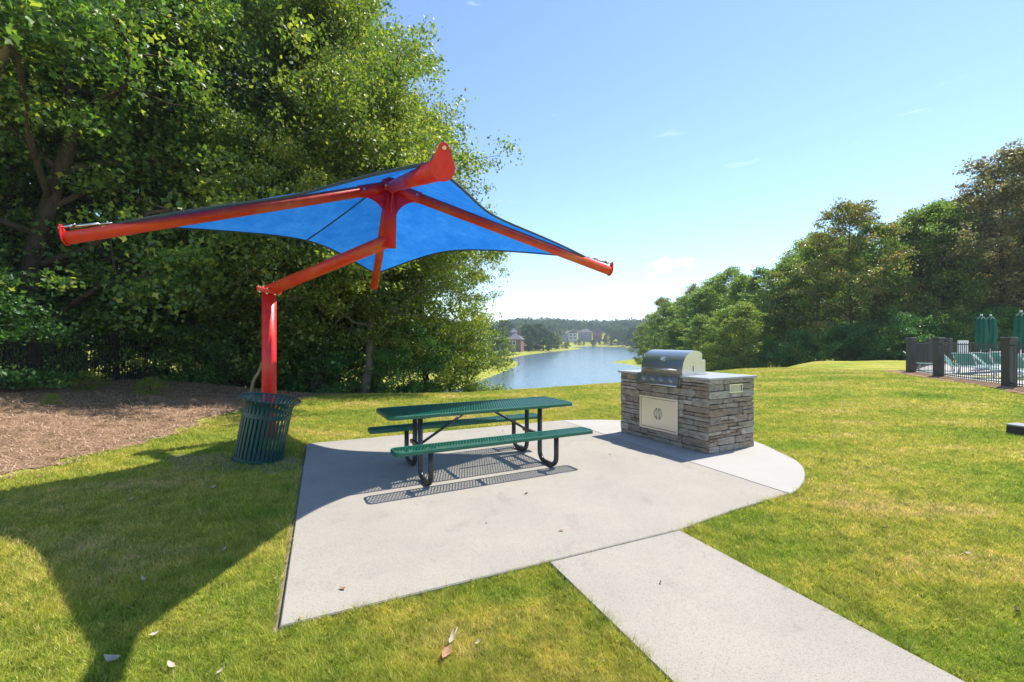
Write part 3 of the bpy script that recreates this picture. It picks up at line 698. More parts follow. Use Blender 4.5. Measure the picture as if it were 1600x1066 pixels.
# side vent
vx0, vx1, vz0, vz1 = VENT; vr = MB()
for c, s in ((((vx0+vx1)/2, -.006, vz1-.008), (vx1-vx0, .02, .016)), (((vx0+vx1)/2, -.006, vz0+.008), (vx1-vx0, .02, .016)), ((vx0+.008, -.006, (vz0+vz1)/2), (.016, .02, vz1-vz0-.032)), ((vx1-.008, -.006, (vz0+vz1)/2), (.016, .02, vz1-vz0-.032))): vr.box(c, s)
vf = vr.build('vent', M['steel_d'], isl)
MB().box(((vx0+vx1)/2, .014, (vz0+vz1)/2), (vx1-vx0-.03, .012, vz1-vz0-.03)).build('vent_backing', M['mortar'], vf)
lm = MB().box((0, 0, 0), (.009, .018, vz1-vz0-.032)).mesh('louver'); lm.materials.append(M['steel'])
for i in range(7): add('louver', lm, None, vf, (vx0+.04+i*(vx1-vx0-.08)/6, -.002, (vz0+vz1)/2), (0, 0, .5))

# built-in gas grill
gy0, gy1 = .485, 1.285; gw = gy1-gy0; zc = IHt+.033
e1 = Vector((math.cos(IR), math.sin(IR), 0)); e2 = Vector((-math.sin(IR), math.cos(IR), 0))
gr_base = Vector((IB[0], IB[1], 0)) + e2*((gy0+gy1)/2) + e1*.02 + Vector((0, 0, zc-.001))
grl = empty('gas_grill', gr_base, IR, 'stainless steel gas grill with rounded hood built into the stone island', 'grill')
prof = [(.0, .02), (.005, .10), (.03, .19), (.075, .27), (.14, .33), (.22, .362), (.31, .368), (.40, .345), (.44, .325), (.44, .02)]
def loft(prof, ya, yb):
    n = len(prof); vs = [(x, ya, z) for x, z in prof]+[(x, yb, z) for x, z in prof]
    return vs, [(i, i+1, n+i+1, n+i) for i in range(n-1)], [tuple(range(n)), tuple(range(n, 2*n))[::-1]]
sp = smooth_curve(prof[:9], 4) + [prof[9]]
vs, f1, f2 = loft(sp, -gw/2, gw/2)
hd = MB(); hd._add(vs, f1, True); hood = hd.build('hood', M['steel_h'], grl)
for ya in (-gw/2, gw/2):
    n = len(sp); mb = MB(); t_ = .012*(1 if ya > 0 else -1)
    outer = [(x*1.0, z) for x, z in sp]
    mb._add([(x, ya, z) for x, z in outer]+[(x, ya+t_, z) for x, z in outer], [tuple(range(n)), tuple(range(n, 2*n))[::-1]]+[(i, (i+1) % n, n+(i+1) % n, n+i) for i in range(n)])
    mb.build('end_cap', M['steel_d'] if False else M['steel'], hood)
MB().box((.485, 0, .115), (.09, gw+.01, .22), bev=.006).build('rear_box', M['steel'], grl)
MB().box((.27, 0, .012), (.54, gw+.05, .022), bev=.004).build('base_trim', M['steel'], grl)
hm = MB(); hm.tube([(-.045, -gw/2+.05, .075), (-.045, gw/2-.05, .075)], .012, 10)
for ya in (-gw/2+.08, gw/2-.08): hm.tube([(-.045, ya, .075), (.012, ya, .085)], .010, 8)
hm.build('handle', M['steel'], hood)
# thermometer, facing along the hood slope
nrm = Vector((-.86, 0, .5)).normalized(); q = nrm.to_track_quat('Z', 'Y').to_matrix()
tm = MB(); disc(tm, Vector((.044, 0, .235)) , .040, .022, q); th_ = tm.build('thermometer', M['steel'], hood)
tm = MB(); disc(tm, Vector((.044, 0, .235)) + nrm*.012, .031, .004, q); tm.build('dial', M['white'], th_)
sl = MB().box((.24, -gw/2-.0135, .10), (.014, .004, .085)).build('rotisserie_slot', M['black'], hood)
# control panel with four knobs, hanging over the stone front
pz0, pz1 = .885-zc, -.012
cp = MB(); pr = [(-.02, pz1), (-.075, pz1-.012), (-.115, pz0+.03), (-.115, pz0+.012), (-.075, pz0), (-.02, pz0)]
n = len(pr); ya, yb = -gw/2-.02, gw/2+.02
cp._add([(x, ya, z) for x, z in pr]+[(x, yb, z) for x, z in pr], [tuple(range(n)), tuple(range(n, 2*n))[::-1]]+[(i, (i+1) % n, n+(i+1) % n, n+i) for i in range(n)])
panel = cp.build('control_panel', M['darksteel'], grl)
MB().tube([(-.118, ya+.005, pz0+.016), (-.118, yb-.005, pz0+.016)], .012, 10).build('bullnose', M['steel'], panel)
kn = (Vector((-.5, 0, .2))).normalized(); q = kn.to_track_quat('Z', 'Y').to_matrix()
for i in range(4):
    yk = -gw/2+.13 + i*(gw-.26)/3; kc = Vector((-.094, yk, (pz0+pz1)/2+.012))
    mb = MB(); disc(mb, kc, .040, .010, q); kb = mb.build('knob', M['steel'], panel)
    mb = MB(); disc(mb, kc + kn*.020, .026, .034, q); mb.box(kc+kn*.04, (.014, .05, .012), M=q); mb.build('knob_cap', M['steel'], kb)
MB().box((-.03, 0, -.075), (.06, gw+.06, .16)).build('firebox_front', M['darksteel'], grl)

# ------------------------------------------------------------------ litter bin
can = empty('litter_bin', (CAN[0], CAN[1], h1(*CAN)-.005), 0, 'dark green slatted steel litter bin with flared rim leaning beside the red pole', 'litter bin')
can.rotation_euler = (R(1.5), R(10.5), R(20))
rb, hb = .295, .86
slat_prof = [(rb, .03), (rb, .70), (rb+.006, .75), (rb+.025, .79), (rb+.055, .82), (rb+.080, .84)]
sm_ = MB(); wv_ = .0185
vs = []
for r_, z_ in slat_prof:
    k_ = wv_*(r_/rb)
    vs += [(r_, -k_, z_), (r_+.006, -k_*.7, z_), (r_+.006, k_*.7, z_), (r_, k_, z_)]
sm_._add(vs, [(4*i+j, 4*i+(j+1) % 4, 4*i+4+(j+1) % 4, 4*i+4+j) for i in range(len(slat_prof)-1) for j in range(4)]); smesh = sm_.mesh('slat'); smesh.materials.append(M['cangreen'])
for i in range(34): add('slat', smesh, None, can, (0, 0, 0), (0, 0, 2*math.pi*i/34))
def ring(r_, z0, z1, t_): return MB().lathe([(r_, z0), (r_+t_, z0), (r_+t_, z1), (r_, z1), (r_, z0)], 40, smooth=False)
ring(rb-.006, .60, .655, .018).build('band', M['cangreen'], can)
ring(rb-.006, .0, .06, .020).build('base_band', M['cangreen'], can)
MB().tube([( (rb+.084)*math.cos(a), (rb+.084)*math.sin(a), .842) for a in np.linspace(0, 2*math.pi, 41)], .011, 8).build('rim', M['cangreen'], can)
MB().lathe([(0, .045), (rb, .045), (rb, .03), (0, .03)], 32, smooth=False).build('floor_plate', M['cangreen'], can)

# ------------------------------------------------------------------ fences
def fence(name, pts, label, cat, height, post, sp, rails, mats, over=.06, capped=True, group=None, pw=.016):
    x0, y0, z0_ = pts[0]; root = empty(name, (x0, y0, z0_), 0, label, cat, group); O_ = Vector((x0, y0, z0_))
    pm = MB(); pm.box((0, 0, (height+over)/2-.05), (post, post, height+over+.1))
    pme = pm.mesh('post'); pme.materials.append(mats)
    cme = MB().box((0, 0, 0), (post*1.28, post*1.28, post*.45), bev=post*.12).mesh('post_cap'); cme.materials.append(mats)
    kme = MB().box((0, 0, height/2+.03), (pw, pw, height-.06)).mesh('picket'); kme.materials.append(mats)
    for p_ in pts:
        po = add('post', pme, None, root, Vector(p_)-O_)
        if capped: add('post_cap', cme, None, po, (0, 0, height+over+post*.1))
    for a, b in zip(pts[:-1], pts[1:]):
        a, b = Vector(a)-O_, Vector(b)-O_; d = (b-a); l = Vector((d.x, d.y, 0)).length; n_ = int(l/sp)
        for rz_ in rails: MB().bar(a + Vector((0, 0, rz_)), b + Vector((0, 0, rz_)), .038, .03).build('rail', mats, root)
        for i in range(1, n_):
            if i*sp < post/2 or l-i*l/n_ < post/2: continue
            add('picket', kme, None, root, a + d*(i/n_), (0, 0, math.atan2(d.y, d.x)))
    return root
def onz(x, y, dz=0): return (x, y, h1(x, y)+dz)
F1 = [(13.3, 9.8), (14.86, 13.6), (16.12, 17.2), (17.1, 19.5)]
fence('pool_fence', [(x, y, .17) for x, y in F1], 'dark bronze picket fence with thick square posts along the lawn by the pool', 'fence', 1.30, .24, .115, (.12, 1.24), M['bronze'], over=.12, group=None)
F2 = [(17.45, 19.85), (22.3, 24.3), (24.6, 25.6), (29.0, 26.5), (33.0, 27.0)]
fence('pool_fence', [(x, y, .16) for x, y in F2], 'dark picket fence along the back of the pool deck under the trees', 'fence', 1.30, .19, .115, (.12, 1.24), M['bronze'], over=.12)
F3 = [onz(-11.55, 8.6), onz(-11.45, 10.9), onz(-11.3, 13.0), onz(-11.5, 15.2), onz(-11.7, 17.4)]
fence('perimeter_fence', F3, 'black metal picket fence overgrown by shrubs at the back of the mulch bed', 'fence', 1.30, .075, .105, (.14, 1.05, 1.24), M['black'], over=.03, pw=.018)
print('part1 done', len(bpy.data.objects))

# ------------------------------------------------------------------ pool side
dk = MB(); dk.prism([(13.65, 9.7), (40, 9.7), (40, 27.4), (24.3, 25.75), (22.25, 24.5), (17.3, 19.7), (16.3, 17.2), (15.05, 13.6)], (1, 0, 0), (0, 1, 0), (0, 0, 1), (0, 0, .06), .16)
tag(dk.build('pool_deck', M['deck']), kind='structure')
def lounger():
    root = empty('sun_lounger', (0, 0, 0)); w = .30
    f = MB()
    for s in (-1, 1): f.tube([(-.62, s*w, .30), (.62, s*w, .30)], .016, 8)
    for x in (-.6, .6): f.tube([(x, -w, .30), (x, w, .30)], .016, 8)
    f.build('frame', M['white'], root)
    for x in (-.5, .5):
        for s in (-1, 1): MB().tube([(x, s*w, .30), (x*1.08, s*(w+.02), 0)], .017, 8).build('leg', M['white'], root)
    MB().box((0, 0, .312), (1.2, .54, .012)).build('seat_sling', M['sling'], root)
    b = MB(); a = R(48)
    for s in (-1, 1): b.tube([(.6, s*w, .31), (.6+.68*math.cos(a), s*w, .31+.68*math.sin(a))], .016, 8)
    b.tube([(.6+.68*math.cos(a), -w, .31+.68*math.sin(a)), (.6+.68*math.cos(a), w, .31+.68*math.sin(a))], .016, 8)
    bf = b.build('back_frame', M['white'], root)
    Mx = Matrix.Rotation(-a, 3, 'Y'); MB().box((.6+.34*math.cos(a), 0, .31+.34*math.sin(a)), (.64, .54, .012), M=Mx).build('back_sling', M['sling'], bf)
    return root
lp = lounger(); LNG = [(18.9, 18.6, 205), (20.3, 19.2, 200), (21.6, 19.9, 215), (17.4, 15.7, 130), (19.0, 16.6, 190), (20.4, 17.0, 175), (22.9, 20.8, 195), (18.6, 20.0, 140), (17.9, 17.6, 120)]
for i, (x, y, a) in enumerate(LNG):
    o_ = lp if i == 0 else copy_tree(lp)
    o_.location = (x, y, .22); o_.rotation_euler = (0, 0, R(a))
    tag(o_, 'white framed sun lounger with teal sling on the pool deck', 'sun lounger', 'loungers on the pool deck')
def closed_umbrella(x, y, top, label):
    u = empty('closed_umbrella', (x, y, .22), 0, label, 'umbrella', 'closed green umbrellas on the pool deck'); h_ = top-.22
    MB().tube([(0, 0, 0), (0, 0, h_-.02)], .025, 10).build('pole', M['white'], u)
    mb = MB(); n = 32; pr = [(.04, h_-.04), (.12, h_-.16), (.15, h_-.30), (.18, h_-.7), (.20, h_-1.0), (.15, h_-1.15), (.19, h_-1.5), (.17, h_-1.56)]
    vs = []
    for k_, (r_, z_) in enumerate(pr):
        for j in range(n):
            a_ = 2*math.pi*j/n; rr_ = r_*(1 + (.26 if 1 < k_ else .1)*math.cos(8*a_ + .25*k_) + .06*math.sin(3*a_+k_)); vs.append((rr_*math.cos(a_), rr_*math.sin(a_), z_ + .02*math.cos(8*a_)*(k_ > 5)))
    mb._add(vs, [(i*n+j, i*n+(j+1) % n, (i+1)*n+(j+1) % n, (i+1)*n+j) for i in range(len(pr)-1) for j in range(n)], True)
    cn_ = mb.build('canopy', M['umb'], u)
    mb = MB(); n = 16; vs = [(0, 0, h_+.0)]
    for j in range(n):
        a_ = 2*math.pi*j/n; rr_ = .18 + .05*math.cos(8*a_); vs.append((rr_*math.cos(a_), rr_*math.sin(a_), h_-.16-.05*math.cos(8*a_)))
    mb._add(vs, [(0, 1+j, 1+(j+1) % n) for j in range(n)]); mb.build('vent_flap', M['umb'], cn_)
    MB().tube([(0, 0, h_-.04), (0, 0, h_+.05)], .04, 8).build('finial', M['white'], u)
    MB().lathe([(0, 0), (.25, 0), (.25, .05), (.06, .08), (0, .08)], 20).build('base', M['white'], u)
closed_umbrella(21.25, 20.6, 2.68, 'slim closed green umbrella in the pair standing close together by the pool')
closed_umbrella(22.3, 21.2, 2.70, 'fuller closed green umbrella in the pair standing close together by the pool')
closed_umbrella(20.75, 18.55, 2.72, 'lone closed green umbrella standing apart from the pair by the pool')
mb = MB().box((0, 0, 1.0), (.42, .03, .62), bev=.008); ro = empty('notice_board', (23.2, 23.4, .22), R(-30), 'blank white board on a post at the rear of the pool deck', 'board')
mb.build('panel', M['white'], ro); MB().tube([(0, .03, 0), (0, .03, 1.3)], .025, 8).build('post', M['bronze'], ro)
# valve box lid at the lawn edge
vb = empty('utility_box', (*G(1606, 669, .1), h1(*G(1606, 669, .1))-.02), R(20), 'low dark brown utility box sitting on the lawn', 'utility box')
MB().prism([(-.18, 0), (.18, 0), (.15, .17), (-.15, .17)], (1, 0, 0), (0, 0, 1), (0, 1, 0), (0, -.2, 0), .4).build('body', M['boxbrown'], vb)
MB().box((0, 0, .18), (.34, .42, .025), bev=.006).build('lid', M['counter'], vb)

# ------------------------------------------------------------------ vegetation
def unit(v): return v/np.maximum(np.linalg.norm(v, axis=-1, keepdims=True), 1e-9)
def leaves(cent, size, rs, lobed, upbias=.42, droop=.6):
    n = len(cent)
    nrm = unit(rs.normal(size=(n, 3)) + np.array((0, 0, 1.0))*upbias*1.6)
    t = rs.normal(size=(n, 3)); t[:, 2] -= droop; u = unit(t - nrm*np.sum(t*nrm, 1, keepdims=True)); v = np.cross(nrm, u)
    s = (size*rs.uniform(.45, 1.3, n))[:, None]
    if lobed:
        pr = [(-.45, 0, 0), (-.05, .52, -.06), (.08, .20, .02), (.60, 0, -.10), (.08, -.20, .02), (-.05, -.52, -.06)]
        V = np.stack([cent + s*(u*a + v*b + nrm*c) for a, b, c in pr], 1); k = 6; tr = [(0, 2, 1), (0, 3, 2), (0, 4, 3), (0, 5, 4)]
    else:
        pr = [(-.5, 0, 0), (0, .32, .06), (.5, 0, -.05), (0, -.32, .06)]
        V = np.stack([cent + s*(u*a + v*b + nrm*c) for a, b, c in pr], 1); k = 4; tr = [(0, 2, 1), (0, 3, 2)]
    T = (np.arange(n)[:, None, None]*k + np.array(tr)[None]).reshape(-1, 3)
    return V.reshape(-1, 3), T
def grow(seed, height, rad, base, nleaf, lsize, lobed=False, shape=.42, trunk_r=.16, trunk_path=None, limbs=26, clus=.62, hollow=.35, sub=4, lean=(0, 0), bare=0.0):
    """returns trunk mesh (trunk + limbs) and crown mesh (leaf sprays)"""
    rs = np.random.default_rng(seed); tm = MB()
    if trunk_path is None:
        k = 9; tz = np.linspace(-.3, height*.93, k)
        wob = np.cumsum(rs.normal(0, .05*height/10, (k, 2)), 0); wob[0] = 0
        trunk_path = [(wob[i, 0]+lean[0]*tz[i]/height, wob[i, 1]+lean[1]*tz[i]/height, tz[i]) for i in range(k)]
    tp = np.array(trunk_path); k = len(tp)
    rad_t = [max(trunk_r*(1-.9*i/(k-1))*(1.3 if i == 0 else 1), .02) for i in range(k)]
    tm.tube(trunk_path, rad_t, 10)
    cents = []; wts = []
    zs = np.linspace(base, height*.97, limbs)
    for i, z in enumerate(zs):
        t = (z-base)/(height-base); prof = (math.sin(math.pi*min(1, (t*.86+.10))**(shape*1.6))**.8) if t < 1 else .2
        prof = max(prof, .18)
        r_ = rad*prof*rs.uniform(.70, 1.18); az = i*2.39996 + rs.normal(0, .35)
        zt = max(z - r_*.30, .25 + (tp[0, 2])) if z < height*.75 else z - .25
        p0 = np.array([np.interp(zt, tp[:, 2], tp[:, j]) for j in range(2)] + [zt])
        rise = r_*rs.uniform(.12, .50)*(1 if t > .15 else -.2)
        tip = np.array([np.interp(z, tp[:, 2], tp[:, 0]) + r_*math.cos(az), np.interp(z, tp[:, 2], tp[:, 1]) + r_*math.sin(az), z + rise*.5])
        mid = p0*.5 + tip*.5 + np.array((0, 0, r_*.10)) + rs.normal(0, .08*r_, 3)*np.array((1, 1, .5))
        q1 = p0*.55+mid*.45+rs.normal(0, .03*r_, 3); q2 = mid*.4+tip*.6+rs.normal(0, .04*r_, 3)
        lr = max(trunk_r*.36*(1-.6*t), .018)
        tm.tube([p0, q1, mid, q2, tip], [lr, lr*.82, lr*.6, lr*.4, .008], 6, caps=False)
        curve = [p0, q1, mid, q2, tip]
        for f in np.linspace(hollow, 1.0, 5):
            g = f*4; a_ = min(int(g), 3); c = curve[a_]*(1-(g-a_)) + curve[a_+1]*(g-a_); cents.append(c); wts.append(.7+.3*f)
        for s in range(sub):
            f = rs.uniform(.40, .95); g = f*4; a_ = min(int(g), 3); c = curve[a_]*(1-(g-a_)) + curve[a_+1]*(g-a_)
            sd = unit(np.array((math.cos(az), math.sin(az), .15))*.6 + rs.normal(0, .75, 3)*np.array((1, 1, .7))); e = c + sd*r_*rs.uniform(.25, .48)
            tm.tube([c, c*.5+e*.5+rs.normal(0, .05, 3), e], [lr*.35, lr*.22, .006], 5, caps=False)
            cents += [e, c*.45+e*.55]; wts += [1.1, .7]
    cents = np.array(cents); wts = np.array(wts)*rs.uniform(.25, 1.25, len(cents))**1.6; 
    if bare > 0: wts[rs.uniform(0, 1, len(wts)) < bare] *= .1
    # each centre carries several small sprays
    sp_n = 5; spr = np.repeat(cents, sp_n, 0) + rs.normal(0, clus*.62, (len(cents)*sp_n, 3))*np.array((1, 1, .62)); sw = np.repeat(wts, sp_n)*rs.uniform(.2, 1.3, len(cents)*sp_n)**1.6
    pick = rs.choice(len(spr), nleaf, p=sw/sw.sum())
    off = rs.normal(0, clus*.34, (nleaf, 3))*np.array((1, 1, .55)); pos = spr[pick] + off
    pos[:, 2] = np.maximum(pos[:, 2], .12)
    V, T = leaves(pos, lsize, rs, lobed)
    return tm.mesh('trunk'), tri_mesh('crown', V, T)
PROTO = {}
def proto(key, *a, **k): PROTO[key] = grow(*a, **k)
TREE_N = [0]
def tree(name, key, x, y, s=1.0, rz=0.0, leaf='leaf_a', bark='bark', label='', group=None, sz=None, dz=0.0, cat='tree', z=None):
    zz = h1(x, y) if z is None else z
    r = empty(name, (x, y, zz+dz), rz, label, cat, group); sz = sz or s
    tmesh, cmesh = PROTO[key]
    for nm, me_, mt in (('trunk' if cat == 'tree' else 'stems', tmesh, M[bark]), ('crown' if cat == 'tree' else 'foliage', cmesh, M[leaf])):
        o_ = bpy.data.objects.new(nm, me_); col.objects.link(o_); o_.parent = r; o_.scale = (s, s, sz)
        if len(me_.materials) == 0: me_.materials.append(mt)
        o_.material_slots[0].link = 'OBJECT'; o_.material_slots[0].material = mt
    return r
# prototypes
proto('big1', 11, 17.0, 5.2, 2.2, 72000, .135, True, trunk_r=.30, limbs=34, clus=.72, sub=5)
proto('big2', 12, 15.0, 4.6, 2.3, 76000, .135, False, trunk_r=.24, limbs=32, clus=.66, sub=5)
proto('edge', 13, 11.5, 3.7, 2.2, 72000, .105, False, trunk_r=.17, limbs=32, clus=.55, sub=5, shape=.5)
proto('shrub1', 14, 2.6, 1.5, .25, 12000, .085, False, trunk_r=.05, limbs=16, clus=.32, sub=4, hollow=.5)
proto('shrub2', 15, 1.7, 1.3, .15, 9000, .075, False, trunk_r=.035, limbs=14, clus=.28, sub=4, hollow=.5)
proto('mid1', 21, 13.0, 3.3, 2.4, 24000, .20, False, trunk_r=.17, limbs=30, clus=.60, sub=5)
proto('mid2', 22, 14.0, 2.7, 3.4, 20000, .19, False, trunk_r=.16, limbs=30, clus=.52, sub=5, shape=.5)
proto('mid3', 23, 15.0, 4.4, 3.6, 24000, .20, False, trunk_r=.2, limbs=28, clus=.62, sub=5, bare=.25)
proto('far1', 31, 10.0, 3.9, .8, 5000, .55, False, trunk_r=.22, limbs=18, clus=.75, sub=3)
proto('far2', 32, 9.0, 4.4, 1.2, 5000, .55, False, trunk_r=.22, limbs=18, clus=.8, sub=3)
print('protos done')

WG = 'woodland trees on the left'
# large old tree behind the fence: leaning grey trunk and heavy limbs
bx, by = -12.4, 12.0
def at(px, py, d): return ((px-800)/FPX*d, d, EYE-(py-HZ)*d/FPX)
bz = h1(bx, by)
tpath = [np.array(q)-np.array((bx, by, bz)) for q in (at(40, 640, 11.8), at(42, 520, 11.8), at(46, 420, 11.7), at(78, 318, 11.6), at(118, 200, 11.4), at(100, 120, 11.4), at(66, 10, 11.3), at(20, -160, 11.2))]
PROTO['oak'] = grow(41, 14.5, 5.0, 2.6, 68000, .14, True, trunk_r=.30, trunk_path=[tuple(q) for q in tpath], limbs=32, clus=.70, sub=5)
tree('old_tree', 'oak', bx, by, leaf='leaf_a', label='big old broadleaf tree with a bent grey trunk behind the black picket fence')
b2 = np.array((-12.9, 9.6, h1(-12.9, 9.6)))
PROTO['pale'] = grow(42, 13.0, 3.2, 7.5, 16000, .14, True, trunk_r=.24, trunk_path=[tuple(np.array(q)-b2) for q in ((-12.9, 9.6, b2[2]-.3), (-12.5, 9.6, 2.0), (-11.7, 9.6, 5.0), (-10.65, 9.6, 8.0), (-10.25, 9.6, 10.0), (-10.1, 9.6, 12.5))], limbs=14, clus=.6, sub=4)
tree('woodland_tree', 'pale', b2[0], b2[1], leaf='leaf_a', bark='bark_pale', label='leaning pale trunked tree beside the end of the black picket fence')
LEFT = [('big1', -15.5, 15.5, 1.0, 20, 'leaf_a'), ('big2', -9.6, 15.8, 1.0, 80, 'leaf_a'), ('big1', -17.5, 10.5, .95, 200, 'leaf_a'), ('big2', -7.2, 16.6, .95, 150, 'leaf_b'),
        ('big1', -12.5, 19.5, 1.05, 300, 'leaf_a'), ('big2', -20, 14.5, 1.1, 30, 'leaf_a'), ('big1', -8.6, 21.5, 1.0, 110, 'leaf_b'), ('big2', -14.2, 13.0, .9, 250, 'leaf_a'),
        ('big1', -19, 20, 1.1, 140, 'leaf_a'), ('big2', -16.0, 24, 1.1, 10, 'leaf_a')]
for i, (k, x, y, s, a, lf) in enumerate(LEFT):
    tree('woodland_tree', k, x, y, s, R(a), lf, label='tall dark broadleaf tree in the wood behind the fence and mulch bed', group=WG)
tree('woodland_tree', 'edge', -5.0, 15.3, .95, R(40), 'leaf_b', label='tall sunlit tree with a straight pale trunk at the lawn edge of the wood', bark='bark_pale')
tree('woodland_tree', 'edge', -3.05, 16.4, .70, R(170), 'leaf_b', label='sunlit tree at the lakeward end of the wood, beside the open water')
tree('woodland_tree', 'edge', -6.75, 15.5, 1.2, R(100), 'leaf_b', label='dark trunked tree standing at the lawn edge behind the red pole')
tree('woodland_tree', 'edge', -5.4, 19.0, 1.0, R(260), 'leaf_b', label='bright green tree set back behind the lakeward end of the wood')
tree('woodland_tree', 'edge', -8.0, 20.0, 1.5, R(20), 'leaf_b', label='tallest bright green tree towering over the lakeward end of the wood')
UG = 'undergrowth shrubs along the wood'
SH = [('shrub1', -13.0, 10.3, 1.1, 0), ('shrub1', -10.4, 16.4, 1.2, 50), ('shrub1', -9.0, 15.4, 1.15, 100), ('shrub1', -7.7, 15.9, .9, 160), ('shrub2', -5.9, 15.6, 1.0, 20), ('shrub1', -8.4, 17.2, 1.4, 200),
      ('shrub1', -12.6, 14.5, 1.1, 240), ('shrub1', -12.7, 16.6, 1.2, 290), ('shrub2', -3.7, 15.6, 1.0, 90), ('shrub1', -3.0, 15.8, .95, 130), ('shrub1', -5.2, 17.2, 1.5, 10), ('shrub2', -9.9, 14.2, 1.0, 180),
      ('shrub1', -13.6, 12.4, 1.3, 100), ('shrub1', -14.5, 18.5, 1.6, 30), ('shrub1', -11.0, 19.5, 1.6, 70), ('shrub1', -16.0, 12.0, 1.6, 250), ('shrub1', -6.6, 18.6, 1.6, 310)]
for k, x, y, s, a in SH:
    tree('shrub', k, x, y, s, R(a), 'leaf_d', label='dark leafy undergrowth shrub along the foot of the wood', group=UG, cat='shrub')
tree('shrub', 'shrub1', -11.35, 9.3, 1.05, R(70), 'leaf_d', label='dense shrub growing through the end of the black picket fence', cat='shrub')
tree('shrub', 'shrub1', -2.2, 16.1, .9, R(200), 'leaf_y', label='yellowing bush at the lake end of the wood', cat='shrub')
tree('shrub', 'shrub1', -1.7, 17.3, 1.0, R(20), 'leaf_b', label='bright green bush overhanging the lake at the end of the wood', cat='shrub')
# sprigs on the mulch
for x, y, s, a in ((-8.9, 11.2, .24, 0), (-9.3, 9.2, .12, 100), (-10.2, 10.9, .26, 200)):
    tree('sapling', 'shrub2', x, y, s, R(a), 'leaf_y', label='small leafy sprig growing out of the mulch bed', group='sprigs on the mulch', cat='sapling')
# crooked pale stem against the fence, leaning bare branch behind the pole
b0 = np.array(at(225, 604, 14.4)); cs = MB(); pts = [np.array(at(*q, 14.4))-b0 for q in ((225, 606), (227, 570), (231, 540), (238, 515), (246, 495), (240, 470))]
ct = empty('crooked_sapling', tuple(b0), 0, 'crooked pale stem growing against the black picket fence', 'sapling'); cs.tube(pts, [.05, .045, .042, .036, .03, .02], 8).build('stem', M['bark_pale'], ct)
b0 = np.array(at(384, 604, 9.6)); b0[2] = h1(b0[0], b0[1])-.02; pts = [np.array(at(*q, 9.6))-b0 for q in ((384, 612), (396, 594), (405, 580), (411, 562), (418, 540))]; pts[0] = np.array((0, 0, 0.))
ct = empty('fallen_branch', tuple(b0), 0, 'bare grey branch leaning behind the red pole', 'branch'); MB().tube(pts, [.035, .03, .028, .024, .015], 8).build('stem', M['bark_pale'], ct)

RG = 'woodland trees on the right'
# (pixel column, row of the top, distance) of the wood beyond the lawn
RT = [(1006, 503, 92, 'mid1', 'leaf_y'), (1035, 462, 84, 'mid2', 'leaf_or'), (1062, 470, 76, 'mid1', 'leaf_r'), (1086, 442, 74, 'mid2', 'leaf_br'), (1112, 428, 64, 'mid1', 'leaf_r'), (1140, 414, 58, 'mid2', 'leaf_r'),
      (1168, 424, 52, 'mid1', 'leaf_r'), (1196, 414, 48, 'mid2', 'leaf_r'), (1222, 402, 45, 'mid1', 'leaf_r'), (1248, 384, 46, 'mid2', 'leaf_r'), (1282, 356, 42, 'mid1', 'leaf_r'), (1326, 308, 38, 'mid3', 'leaf_or'),
      (1368, 344, 37, 'mid2', 'leaf_r'), (1402, 338, 40, 'mid1', 'leaf_r'), (1440, 318, 38, 'mid2', 'leaf_r'), (1480, 306, 37, 'mid1', 'leaf_r'), (1516, 296, 40, 'mid3', 'leaf_br'), (1574, 228, 36, 'mid3', 'leaf_br'),
      (1630, 215, 35, 'mid3', 'leaf_br'), (1690, 240, 34, 'mid1', 'leaf_r')]
LBL = {'leaf_r': 'dense green broadleaf tree in the wood beyond the lawn', 'leaf_br': 'tall browning tree in the wood beyond the lawn', 'leaf_or': 'tree turning orange at its top in the wood beyond the lawn', 'leaf_y': 'yellow green tree on the lake point beyond the barbecue island'}
HT = {'mid1': 13.4, 'mid2': 14.4, 'mid3': 15.4}
for i, (px, py, d, k, lf) in enumerate(RT):
    x = (px-800)/FPX*d; zb = h1(x, d); top = EYE + (HZ-py)*d/FPX; s = (top-zb)/HT[k]
    tree('woodland_tree', k, x, d, s*.95 if k == 'mid1' else s, R(i*73), lf, 'bark', LBL[lf], {'leaf_r': 'green trees beyond the lawn', 'leaf_br': 'browning trees beyond the lawn', 'leaf_or': 'turning trees beyond the lawn'}.get(lf), sz=s)
for i, (px, py, d, k) in enumerate(((1022, 486, 80, 'mid2'), (1050, 470, 72, 'mid1'), (1074, 458, 66, 'mid2'), (1098, 444, 60, 'mid1'), (1060, 500, 58, 'mid1'), (1095, 490, 50, 'mid1'), (1130, 478, 45, 'mid1'), (1165, 468, 42, 'mid1'))):
    x = (px-800)/FPX*d; zb = h1(x, d); s = (EYE+(HZ-py)*d/FPX-zb)/HT[k]
    tree('woodland_tree', k, x, d, s*1.15, R(i*101+30), 'leaf_r', label='low green tree filling the lake end of the wood beyond the lawn', group='low trees at the lake end of the wood', sz=s)
# rows behind close the wood
for i in range(20):
    px = 1120 + i*31 + random.uniform(-9, 9); d = np.interp(px, [1120, 1300, 1700], [74, 52, 46])*random.uniform(.96, 1.08)
    x = (px-800)/FPX*d; zb = h1(x, d); py = np.interp(px, [1120, 1240, 1330, 1480, 1600], [432, 398, 362, 330, 290]); s = (EYE+(HZ-py)*d/FPX-zb)/13.4*random.uniform(.74, 1.04)
    tree('woodland_tree', ('mid1', 'mid2')[i % 2], x, d, s, R(i*47), 'leaf_r', label='green tree in the second row of the wood beyond the lawn', group='second row trees beyond the lawn')
